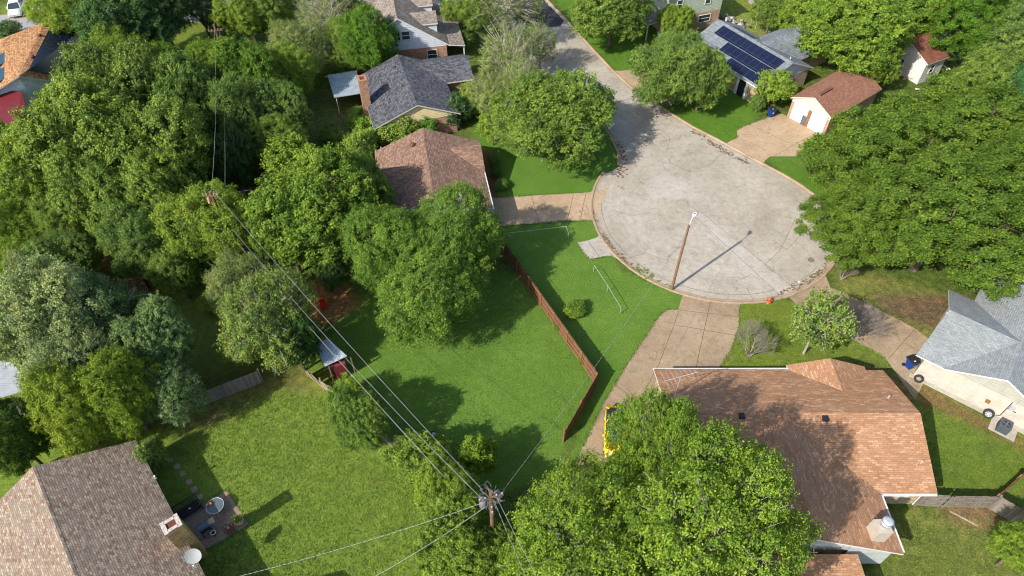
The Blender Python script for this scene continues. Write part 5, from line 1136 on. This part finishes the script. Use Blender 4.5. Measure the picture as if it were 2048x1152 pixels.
    if twigs:
        tb=MB(); n_=len(cl)
        for _ in range(twigs):
            i=rr.randrange(n_); q=Vector(cl[i]); dd=Vector(cn[i]); s=V(0,0,cz).lerp(q,0.55); ln=rr.uniform(0.5,1.5)*cr*1.6
            e=q+(dd*0.8+V(rr.uniform(-.4,.4),rr.uniform(-.4,.4),rr.uniform(0.1,.7))).normalized()*ln
            m1=s.lerp(e,0.5)+V(rr.uniform(-.25,.25),rr.uniform(-.25,.25),rr.uniform(-.1,.3)); tb.tube([s,m1,e],[0.06,0.035,0.010],4,cap=False)
            for _k in range(4):
                b0=m1.lerp(e,rr.uniform(0.1,0.9)); tb.tube([b0,b0+V(rr.uniform(-1,1),rr.uniform(-1,1),rr.uniform(-.2,.9))*0.55*cr],[0.022,0.008],3,cap=False)
        parts.append(('bare_branches',tb,M_PALEBARK))
    me_parts=[]
    for nm,b_,mt in parts:
        me=bpy.data.meshes.new(key+'_'+nm); me.from_pydata(b_.v,[],b_.f); me.materials.append(mt); me.polygons.foreach_set('use_smooth',[True]*len(b_.f)); me.update(); me_parts.append((nm,me))
    return dict(parts=me_parts+[('crown',crown)],R=R,H=H,cz=cz)
PROTO={}
def proto(k):
    if k in PROTO: return PROTO[k]
    s=dict(
     oakA=dict(seed=11,R=5.5,H=9.5,nl=15,cr=0.60,nleaf=210,ls=0.195,lobe=0.42,gaps=0.10,tonevar=0.16),
     oakB=dict(seed=12,R=5.5,H=9.5,nl=12,cr=0.66,nleaf=220,ls=0.20,lobe=0.44,gaps=0.10,tonevar=0.16),
     oakC=dict(seed=13,R=5.5,H=9.5,nl=14,cr=0.58,nleaf=190,ls=0.19,lobe=0.40,gaps=0.12,tonevar=0.16),
     mapleA=dict(seed=21,R=6.5,H=11.5,zlow=1.4,nl=22,cr=0.74,nleaf=440,ls=0.165,lobe=0.31,fill=0.02,jag=0.05,cspace=1.4,width=0.8,tonevar=0.10,flat=0.6,thr=0.42),
     mapleB=dict(seed=22,R=6.5,H=11.5,zlow=1.4,nl=24,cr=0.70,nleaf=400,ls=0.165,lobe=0.30,fill=0.02,jag=0.05,cspace=1.4,width=0.8,tonevar=0.10,flat=0.6,thr=0.42),
     elmA=dict(seed=31,R=6.0,H=9.5,zlow=0.9,nl=16,cr=0.52,nleaf=160,ls=0.165,lobe=0.38,jag=0.6,droop=0.7,width=0.5,tonevar=0.12,gaps=0.08),
     elmB=dict(seed=32,R=5.0,H=9.0,zlow=1.0,nl=13,cr=0.50,nleaf=150,ls=0.17,lobe=0.40,jag=0.6,droop=0.7,width=0.5,tonevar=0.12,gaps=0.08),
     scrA=dict(seed=41,R=5.0,H=9.0,zlow=1.2,nl=13,cr=0.55,nleaf=105,ls=0.17,lobe=0.38,gaps=0.25,twigs=60,fill=0.05,jag=0.5,tonevar=0.16),
     scrC=dict(seed=44,R=5.5,H=9.0,zlow=0.9,nl=19,cr=0.52,nleaf=150,ls=0.175,lobe=0.30,gaps=0.12,twigs=45,fill=0.06,jag=0.6,tonevar=0.18),
     scrB=dict(seed=42,R=4.5,H=8.5,zlow=1.4,nl=10,cr=0.58,nleaf=48,ls=0.19,lobe=0.38,gaps=0.5,twigs=130,fill=0.02,jag=0.5,bark=M_PALEBARK,tonevar=0.16),
     pecan=dict(seed=51,R=7.5,H=13.5,zlow=2.6,nl=26,cr=0.55,nleaf=110,ls=0.20,lobe=0.30,fill=0.03,jag=0.5,cspace=1.15,width=0.5,twigs=70,bark=M_PALEBARK,tonevar=0.13,trunkr=0.35,gaps=0.08),
     pecanB=dict(seed=53,R=7.0,H=13.0,zlow=2.6,nl=24,cr=0.55,nleaf=115,ls=0.20,lobe=0.31,fill=0.03,jag=0.5,cspace=1.15,width=0.5,twigs=60,bark=M_PALEBARK,tonevar=0.13,trunkr=0.35,gaps=0.08),
     shrubA=dict(seed=61,R=2.2,H=3.6,zlow=0.2,nl=9,cr=0.40,nleaf=110,ls=0.17,lobe=0.45,trunkr=0.08,mat=M_GLOSSY),
     shrubB=dict(seed=62,R=1.6,H=2.4,zlow=0.1,nl=8,cr=0.34,nleaf=80,ls=0.15,lobe=0.45,trunkr=0.05),
     ball=dict(seed=63,R=0.8,H=1.4,zlow=0.05,nl=12,cr=0.2,nleaf=110,ls=0.10,lobe=0.38,jag=0.05,cspace=0.6,fill=0.3,trunkr=0.04,twigs=0),
     smallA=dict(seed=71,R=2.8,H=5.2,zlow=1.1,nl=9,cr=0.45,nleaf=95,ls=0.20,lobe=0.42,trunkr=0.1,jag=0.4),
     magn=dict(seed=72,R=2.7,H=6.0,zlow=0.9,nl=12,cr=0.42,nleaf=42,ls=0.23,lobe=0.36,gaps=0.3,twigs=22,trunkr=0.12,jag=0.5,bark=M_PALEBARK,width=0.6,fill=0.02),
    )[k]
    PROTO[k]=make_tree(k,**s); return PROTO[k]
TN=[0]
def tree(px,py,rpx,h,kind,colr,label,name='tree',cat=None,rot=None,wide=1.0,group=None,sink=0.0):
    """crown centre seen at (px,py), crown radius rpx pixels, height h metres"""
    pr=proto(kind); zc=h*pr['cz']/pr['H']; p=G(px,py,zc); depth=p.y*math.cos(PIT)+(CAMH-zc)*math.sin(PIT); R=rpx*depth/FPX
    TN[0]+=1; t=thing(name,label,cat or ('shrub' if name=='shrub' else 'tree'),(p.x,p.y,0),group)
    t.rotation_euler=(0,0,(TN[0]*1.9)%6.28 if rot is None else rot); s=R/pr['R']; w_=1.0+0.13*math.sin(TN[0]*2.7); t.scale=(s*w_,s/w_*1.0,h/pr['H'])
    for nm,me in pr['parts']:
        o=bpy.data.objects.new(nm,me); C.objects.link(o); o.parent=t; o.color=(colr[0],colr[1],colr[2],1)
    return t
BR=(0.150,0.235,0.035); MD=(0.125,0.200,0.040); DK=(0.100,0.170,0.042); GY=(0.155,0.21,0.07); SV=(0.175,0.235,0.105); YE=(0.145,0.225,0.035); MP=(0.080,0.140,0.020); DT=(0.060,0.115,0.036)
T=[
# giant mass on the right
(1788,342,160,10.5,'mapleA',MP,'dense deep green tree overhanging the right edge of the turning circle'),
(1918,268,148,11,'mapleB',MP,'dense green tree behind the overhanging one, nearest the pale outbuilding'),
(1885,445,160,11,'mapleA',(0.072,0.130,0.019),'dense deep green tree above the grey shingle roof'),
(1725,455,112,8.5,'mapleB',MP,'dense low tree whose edge hangs over the tan driveway mouth'),
(2045,360,130,11.5,'mapleB',(0.070,0.128,0.019),'dense green tree cut by the right edge above the grey roof'),
(1634,312,40,4,'oakC',DK,'small dark tree between the double garage driveway and the big tree'),
# upper right
(1715,65,105,10,'oakA',(0.115,0.195,0.028),'yellow green tree overhanging the blue grey roof corner'),
(1615,20,55,8,'oakB',BR,'bright tree on the top edge right of the far lawn'),
(1545,22,40,6,'oakC',MD,'small green tree beside the picnic table'),
(1815,22,74,9.5,'oakB',(0.105,0.19,0.028),'yellow green tree at the top edge behind the outbuilding'),
(1752,135,42,6,'oakA',YE,'small yellow tree between garage and outbuilding'),
(1968,48,98,11,'mapleA',(0.07,0.15,0.018),'tall green tree at the top right behind the junk heap'),
(2045,110,95,11,'oakA',DK,'dark tree in the top right corner'),
(1985,160,64,8.5,'oakB',MD,'green tree right of the rust red roof'),
(2050,200,55,8,'oakC',(0.05,0.14,0.05),'blue green tree on the right edge below the corner'),
(1225,25,88,8.5,'oakC',MD,'round tree on the far lawn beside the green sided house'),
(1350,45,38,5,'oakB',BR,'small bright tree in front of the green sided house'),
(1350,145,98,8,'scrC',(0.11,0.185,0.04),'mixed leafy tree with pale twigs in front of the solar panelled house'),
(1405,165,62,6.5,'oakC',MD,'darker tree close to the solar panelled house wall'),
(1548,172,40,4.5,'smallA',BR,'small tree at the brick corner beside the double garage'),
(1515,205,18,1.8,'shrubB',DK,'low shrub by the blue bin'),
# trees on the left lawn of the road
(1112,238,128,8.5,'scrC',(0.115,0.19,0.035),'broad round tree on the lawn beside the brown roofed house'),
(1020,120,75,8,'scrB',GY,'scraggly grey twigged tree left of the road'),
(1055,185,60,7.5,'scrB',GY,'half bare tree behind the broad round tree'),
(990,190,60,6.5,'scrA',GY,'grey green tree beside the charcoal roof wing'),
(1010,15,75,9,'scrB',(0.09,0.13,0.04),'bare branched tree at the top edge left of the dark asphalt'),
(935,15,55,7,'elmB',MD,'green tree right of the white dormered house'),
(1080,90,40,6,'scrB',GY,'thin bare tree leaning over the road'),
(908,222,30,3.5,'shrubA',(0.05,0.11,0.035),'dark juniper at the corner of the charcoal roofed house','juniper'),
(985,255,34,4,'smallA',BR,'small bright tree at the back of the left lawn'),
# around the upper centre houses
(738,82,62,9,'elmB',(0.075,0.16,0.02),'feathery tree leaning over the charcoal roof'),
(700,95,50,7,'elmA',MD,'feathery tree behind the tin patio roof'),
(655,45,62,8,'scrB',GY,'dead topped tree left of the white dormered house'),
(600,95,60,8,'scrA',GY,'grey green tree behind the wild yard'),
(700,20,45,7,'scrA',(0.06,0.11,0.04),'small dull tree at the top left of the white house'),
(575,155,62,8,'elmB',BR,'bright tree on the left rim of the wild yard'),
(560,225,60,8,'oakC',DK,'dark tree in the shade at the left of the wild yard'),
(590,330,62,6.5,'smallA',BR,'yellow green tree right behind the blue fronted shed'),
(545,290,58,7,'elmB',MD,'green tree directly above the blue fronted shed'),
(1305,600,1,0.1,'ball',MD,None),
# left mass
(135,20,75,9,'elmB',BR,'bright tree between the white cars and the orange tiled roof'),
(245,60,85,10.5,'oakA',(0.065,0.13,0.042),'large dark blue green tree beyond the orange tiled house'),
(320,25,70,10,'oakC',DT,'dark tree in front of the top left street'),
(395,5,52,9,'scrA',DT,'dark tree with a visible trunk beside the street'),
(495,28,56,8,'oakB',YE,'yellow green tree just right of the distant pole'),
(545,20,55,8,'oakC',MD,'green tree at the top edge right of the yellow one'),
(590,10,45,8,'scrB',GY,'bare grey tree at the top edge near the street'),
(230,132,80,8.5,'elmA',BR,'bright wide tree overlapping the black solar panels'),
(345,160,70,9,'elmB',(0.095,0.175,0.022),'yellowish tree below the large dark one'),
(455,152,78,9.0,'elmA',(0.11,0.19,0.025),'light green tree around the foot of the distant pole'),
(505,160,75,9.5,'oakC',(0.085,0.16,0.024),'green tree on the right slope of the left woods'),
(168,228,82,9.5,'oakA',MD,'tree beside the dark red tin roof'),
(250,185,105,12,'oakB',(0.125,0.19,0.045),'tall crown in the upper middle of the left woods'),
(385,215,85,10.5,'oakA',DK,'shaded crown right of the tall woods crown'),
(480,235,70,10,'elmB',DK,'dark tree between the wires and the wild yard'),
(45,318,66,8,'oakC',MD,'green tree below the dark red tin roof at the left edge'),
(190,300,130,12.5,'oakA',(0.135,0.205,0.04),'broad sunlit crown in the centre of the left woods'),
(310,310,110,12,'oakB',(0.13,0.20,0.04),'broad crown left of the tall utility pole'),
(85,355,85,10,'oakB',(0.13,0.205,0.036),'sunlit tree near the left edge above the red dirt'),
(470,320,45,7.5,'oakC',DT,'dark tree right behind the tall utility pole'),
(200,405,85,10,'oakC',MD,'round crown at the lower edge of the left woods'),
(320,400,85,10,'oakA',(0.12,0.19,0.035),'crown directly left of the tall utility pole'),
(420,462,98,10,'elmB',(0.14,0.215,0.032),'yellow green tree in front of the tall utility pole'),
(290,490,75,8,'oakC',DK,'dark round tree above the shaded brown fence'),
(30,455,80,7.5,'elmB',BR,'bright tree at the left edge below the woods'),
(120,450,62,7,'elmB',MD,'green tree over the red dirt clearing'),
(40,545,70,6.5,'elmB',BR,'bright bushy tree at the left edge above the corrugated shed'),
(130,520,60,6,'oakC',DK,'low dark tree at the clearing on the left'),
(480,570,62,8,'scrA',GY,'grey green tree left of the messenger cable'),
(640,430,125,10.5,'oakA',(0.115,0.195,0.03),'large mid green tree left of the brown roofed house'),
(575,470,75,8.5,'oakC',(0.105,0.18,0.03),'rounded lower tree joined to the large mid green one'),
(735,395,60,8,'oakB',MD,'tree covering the lower left corner of the brown roof'),
(790,505,100,9.5,'elmA',(0.098,0.18,0.030),'left half of the big drooping tree over the lot'),
(900,480,110,9.5,'elmA',(0.103,0.185,0.032),'right half of the big drooping tree, touching the brown fence'),
(870,590,110,9,'elmB',(0.108,0.19,0.032),'lowest drooping tree hanging over the vacant lawn'),
(665,545,35,5,'oakC',DT,'dark bush under the large trees beside the red dirt'),
(535,640,102,8.8,'scrA',(0.135,0.20,0.05),'grey green tree with bare twigs beside the sagging cable'),
(590,690,55,6,'oakC',(0.05,0.11,0.03),'darker low tree left of the tin roofed open shed'),
(115,645,125,10.5,'scrC',SV,'silvery green tree with a dead top at the left'),
(75,590,60,9,'scrB',GY,'bare topped tree above the corrugated shed'),
(215,640,80,9,'scrA',(0.085,0.15,0.055),'dark tree behind the trampoline ring'),
(160,730,95,9,'scrA',SV,'silvery tree beside the corrugated shed'),
(318,692,84,7.5,'oakC',(0.125,0.20,0.075),'blue green tree in front of the trampoline ring'),
(140,820,85,8.5,'elmB',(0.155,0.225,0.03),'yellow green tree touching the top of the many-toned roof'),
(245,790,85,8.5,'elmB',(0.125,0.195,0.024),'yellow green tree between the silvery tree and the grey fence'),
(342,788,66,6.3,'scrA',(0.10,0.17,0.065),'dark silvery tree at the end of the grey fence'),
(30,880,70,7,'oakC',(0.06,0.12,0.022),'dark green tree left of the many-toned roof ridge'),
(300,915,32,3,'shrubA',MD,'shrub beside the many-toned roof at the first stepping stone','shrub'),
# bottom
(718,842,70,5.5,'oakC',(0.095,0.165,0.03),'broad bush like tree on the edge of the bottom left lawn'),
(700,785,30,3,'shrubB',BR,'light shrub at the foot of the leaning fence','shrub'),
(835,915,60,4.3,'smallA',(0.115,0.19,0.03),'loose light shrub over the collapsed fence','shrub'),
(805,895,26,3,'scrB',(0.14,0.19,0.06),'pale flowering twigs beside the loose light shrub','shrub'),
(955,915,42,4.5,'smallA',(0.12,0.205,0.025),'light young tree between lot and bottom pole'),
(898,985,74,5.5,'oakC',(0.14,0.22,0.03),'bright bushy tree left of the bottom utility pole'),
(912,1085,98,7,'oakC',(0.12,0.195,0.03),'leafy tree below the bottom utility pole'),
(985,1122,75,7,'oakB',(0.12,0.195,0.03),'leafy tree on the bottom edge under the right hand line'),
(1080,1070,50,6,'oakC',DT,'dark bush in the shade between two trees on the bottom edge'),
(1170,1085,180,11,'pecan',(0.13,0.215,0.028),'huge light green tree at the bottom, left of the orange roof'),
(1435,1080,200,14.2,'pecanB',(0.13,0.215,0.028),'huge light green tree covering the lower left of the orange roof'),
(1318,903,106,12,'pecan',(0.115,0.20,0.026),'tall light green crown rising over the yellow car'),
(2045,1095,62,5.5,'oakC',(0.13,0.21,0.028),'light green tree in the bottom right corner'),
(1640,645,55,7.4,'magn',(0.15,0.225,0.055),'half leafless tree casting twiggy shade on the tan driveway'),
(1148,618,18,1.3,'ball',(0.12,0.20,0.03),'round clipped bush on the lawn beside the brown fence','shrub'),
(1003,370,12,1.0,'ball',(0.11,0.19,0.04),'tiny round bush at the mulch bed','shrub'),
(985,318,14,1.3,'shrubB',DK,'dark shrub at the upper mulch bed','shrub'),
(990,345,13,1.2,'shrubB',(0.05,0.11,0.03),'dark shrub at the lower mulch bed','shrub'),
(748,262,42,2.2,'shrubB',(0.13,0.23,0.03),'tall bright weeds beside the charcoal roof','shrub'),
(720,235,30,1.8,'shrubB',(0.12,0.22,0.035),'feathery weeds at the foot of the brick chimney','shrub'),
(800,255,42,3.2,'shrubA',BR,'row of leafy shrubs between the charcoal and brown roofs','shrub'),
(845,243,34,3,'shrubA',(0.09,0.19,0.03),'leafy shrub under the yellow gable','shrub'),
(720,300,40,3.5,'shrubA',BR,'leafy shrub at the upper left of the brown roof','shrub'),
(665,270,30,1.6,'shrubB',(0.10,0.17,0.035),'low shrub in the wild yard','shrub'),
(940,200,30,3,'shrubA',BR,'bright shrub below the charcoal wing','shrub'),
(925,80,25,2,'shrubB',DK,'hedge piece beside the white house porch','shrub'),
(1185,738,8,0.8,'shrubB',BR,'weed tuft at the corner of the brown fence','shrub'),
(1160,722,7,0.8,'shrubB',BR,'weed tuft under the brown fence','shrub'),
(1113,655,7,0.8,'shrubB',MD,'weed tuft at the middle of the brown fence','shrub'),
(352,545,58,6.0,'oakC',MD,'green tree growing over the shaded brown fence'),
(432,600,30,2.6,'shrubA',BR,'bright shrub in the shaded middle yard','shrub'),
(470,700,36,3,'smallA',BR,'loose bright shrub between grey fence and scraggly tree','shrub'),
(20,58,24,2,'shrubB',DT,'dark hedge beside the orange tiled roof','shrub'),
(440,40,30,4,'oakC',DT,'dark low tree behind the distant pole'),
]
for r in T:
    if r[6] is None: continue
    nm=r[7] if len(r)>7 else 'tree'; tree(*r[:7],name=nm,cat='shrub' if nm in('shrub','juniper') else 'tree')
# bare crape myrtle in the front lawn
def baretree(px,py,h,label,seed=2,spread=0.9):
    b=G(px,py); t=thing('bare_tree',label,'tree',b); rr=random.Random(seed); tk=MB(); tw=MB()
    def grow(p,d,L,r,k,mbb):
        e=p+d*L; mbb.tube([p,p.lerp(e,0.5)+V(rr.uniform(-.05,.05),rr.uniform(-.05,.05),0)*L,e],[r,r*0.85,r*0.65],5 if k>2 else 4,cap=False)
        if k==0: return
        for _ in range(3 if k>2 else 4):
            nd_=(d+V(rr.uniform(-1,1),rr.uniform(-1,1),rr.uniform(-.2,.5))*0.55*spread).normalized(); grow(e.lerp(p,rr.uniform(0,0.25)),nd_,L*rr.uniform(0.62,0.85),r*0.6,k-1,tw)
    for i in range(6):
        a=i*1.05; grow(b+V(math.cos(a)*0.08,math.sin(a)*0.08,0),V(math.cos(a)*0.4,math.sin(a)*0.4,1).normalized(),h*0.25,0.045,5,tk)
    tk.build('trunk',M_PALEBARK,t); tw.build('twigs',plain('grey_twig',(0.24,0.21,0.18),0.95,0.05),t); return t
baretree(1497,712,4.4,'leafless grey crape myrtle on the front lawn')
baretree(1712,672,4.4,'added leafless branching over the tan driveway, standing in for dead limbs and shadow of the half bare tree',9,1.1)  # added for the neighbouring tree's bare limbs and twiggy shadow on the drive
baretree(1682,558,3.2,'thin bare sapling on the lawn below the big tree',5,0.5)
def palebranches(): pass
pc=pl_c
q=make_tree('potplant',77,R=0.27,H=0.5,zlow=0.1,nl=5,cr=0.10,nleaf=26,ls=0.09,trunkr=0.02)
pt=thing('potted_plant','green leafy plant growing in the round tan planter','plant',(pc.x,pc.y,0.36))
for nm,me in q['parts']:
    if nm=='crown': o=bpy.data.objects.new('foliage',me); C.objects.link(o); o.parent=pt; o.color=(0.12,0.2,0.03,1)

# ------------------------------------------------------------------ loose grass blades over the near lawns
def blades(name,label,pxpoly,dens,hgt,colr,seed,avoid=()):
    rng=np.random.default_rng(seed); P=[tuple(G(*p)[:2]) for p in pxpoly]; A=[[tuple(q[:2]) for q in a] for a in avoid]
    xs_=[p[0] for p in P]; ys_=[p[1] for p in P]; n=int((max(xs_)-min(xs_))*(max(ys_)-min(ys_))*dens)
    pt=np.stack([rng.uniform(min(xs_),max(xs_),n),rng.uniform(min(ys_),max(ys_),n)],1)
    def inp(poly):
        ins=np.zeros(len(pt),bool); j=len(poly)-1
        for i in range(len(poly)):
            xi,yi=poly[i];xj,yj=poly[j]
            if yi!=yj: ins^=((yi>pt[:,1])!=(yj>pt[:,1]))&(pt[:,0]<(xj-xi)*(pt[:,1]-yi)/(yj-yi)+xi)
            j=i
        return ins
    m=inp(P)
    for a in A: m&=~inp(a)
    pt=pt[m]; n=len(pt); k=5; base=np.repeat(np.concatenate([pt,np.zeros((n,1))],1),k,0)+np.concatenate([rng.normal(0,0.05,(n*k,2)),np.zeros((n*k,1))],1)
    a=rng.uniform(0,6.28,n*k); d=np.stack([np.cos(a),np.sin(a),np.zeros(n*k)],1); sde=np.stack([-np.sin(a),np.cos(a),np.zeros(n*k)],1); h=(hgt*rng.uniform(0.5,1.4,n*k))[:,None]
    w=0.022; tip=base+d*h*0.9+np.array([0,0,1])*h; co=np.stack([base-sde*w,base+sde*w,tip+sde*0.006,tip-sde*0.006],1)
    me=quadmesh(name,co,np.clip(np.repeat(rng.normal(0.45,0.15,n),k)+rng.normal(0,0.1,n*k),0,1),M_LEAF)
    o=bpy.data.objects.new(name,me); C.objects.link(o); o.color=tuple(colr)+(1,); tag(o,label,'grass',kind='stuff')
blades('grass','tufty mown grass of the bottom left lawn',[(420,850),(500,790),(640,790),(720,900),(860,990),(930,1180),(330,1180),(395,1110),(510,1045),(455,975),(330,900)],38,0.085,(0.140,0.210,0.038),1)
blades('grass','tufty grass right of the orange roofed house',[(1775,745),(1900,800),(2080,900),(2080,960),(1990,985),(1885,985),(1830,830)],26,0.06,(0.11,0.165,0.03),2)
blades('grass','short grass of the front lawn between the driveways',[(1490,610),(1590,612),(1720,700),(1830,760),(1700,735),(1450,725),(1480,680)],26,0.055,(0.12,0.17,0.03),3)
blades('grass','rough grass in the bottom right yard',[(1800,1030),(2060,1030),(2060,1170),(1740,1170)],24,0.08,(0.12,0.16,0.04),4)
blades('grass','short soft grass on the vacant lot',[(700,700),(1000,560),(1180,760),(1110,930),(900,930),(760,850)],12,0.045,(0.095,0.175,0.035),5)

def edgegrass(label,lines,seed):
    rng=np.random.default_rng(seed); B=[]
    for pl in lines:
        w=[G(*p) for p in pl]
        for a,b in zip(w[:-1],w[1:]):
            L=(b-a).length; n=int(L*34); t=rng.random(n); 
            for q in t:
                c=a.lerp(b,q); B.append((c.x+rng.normal(0,.05),c.y+rng.normal(0,.05),0.02))
    B=np.array(B); n=len(B); a=rng.uniform(0,6.28,n); d=np.stack([np.cos(a),np.sin(a),np.zeros(n)],1); sd2=np.stack([-np.sin(a),np.cos(a),np.zeros(n)],1); h=rng.uniform(0.04,0.12,n)[:,None]
    tip=B+d*h+np.array([0,0,1])*h; co=np.stack([B-sd2*.03,B+sd2*.03,tip+sd2*.01,tip-sd2*.01],1)
    o=bpy.data.objects.new('edge_grass',quadmesh('edge_grass',co,np.clip(rng.normal(0.45,0.15,n),0,1),M_LEAF)); C.objects.link(o); o.color=(0.10,0.165,0.03,1); tag(o,label,'grass',kind='stuff')
edgegrass('grass blades creeping over the driveway and slab edges',[[(1356,620),(1335,619),(1318,632),(1260,720),(1210,800),(1165,895)],[(1478,618),(1478,650),(1462,700),(1440,735)],[(985,397),(1080,390),(1175,385)],[(1010,452),(1120,443),(1175,441),(1198,443)],[(1153,485),(1168,508),(1180,519),(1225,513)],[(1660,575),(1700,592),(1740,610),(1832,658)],[(1600,615),(1650,650),(1720,688),(1770,715)],[(454,980),(499,1050),(408,1103)],[(397,1012),(454,980)],[(1475,276),(1472,262),(1485,254),(1560,226)]],9)
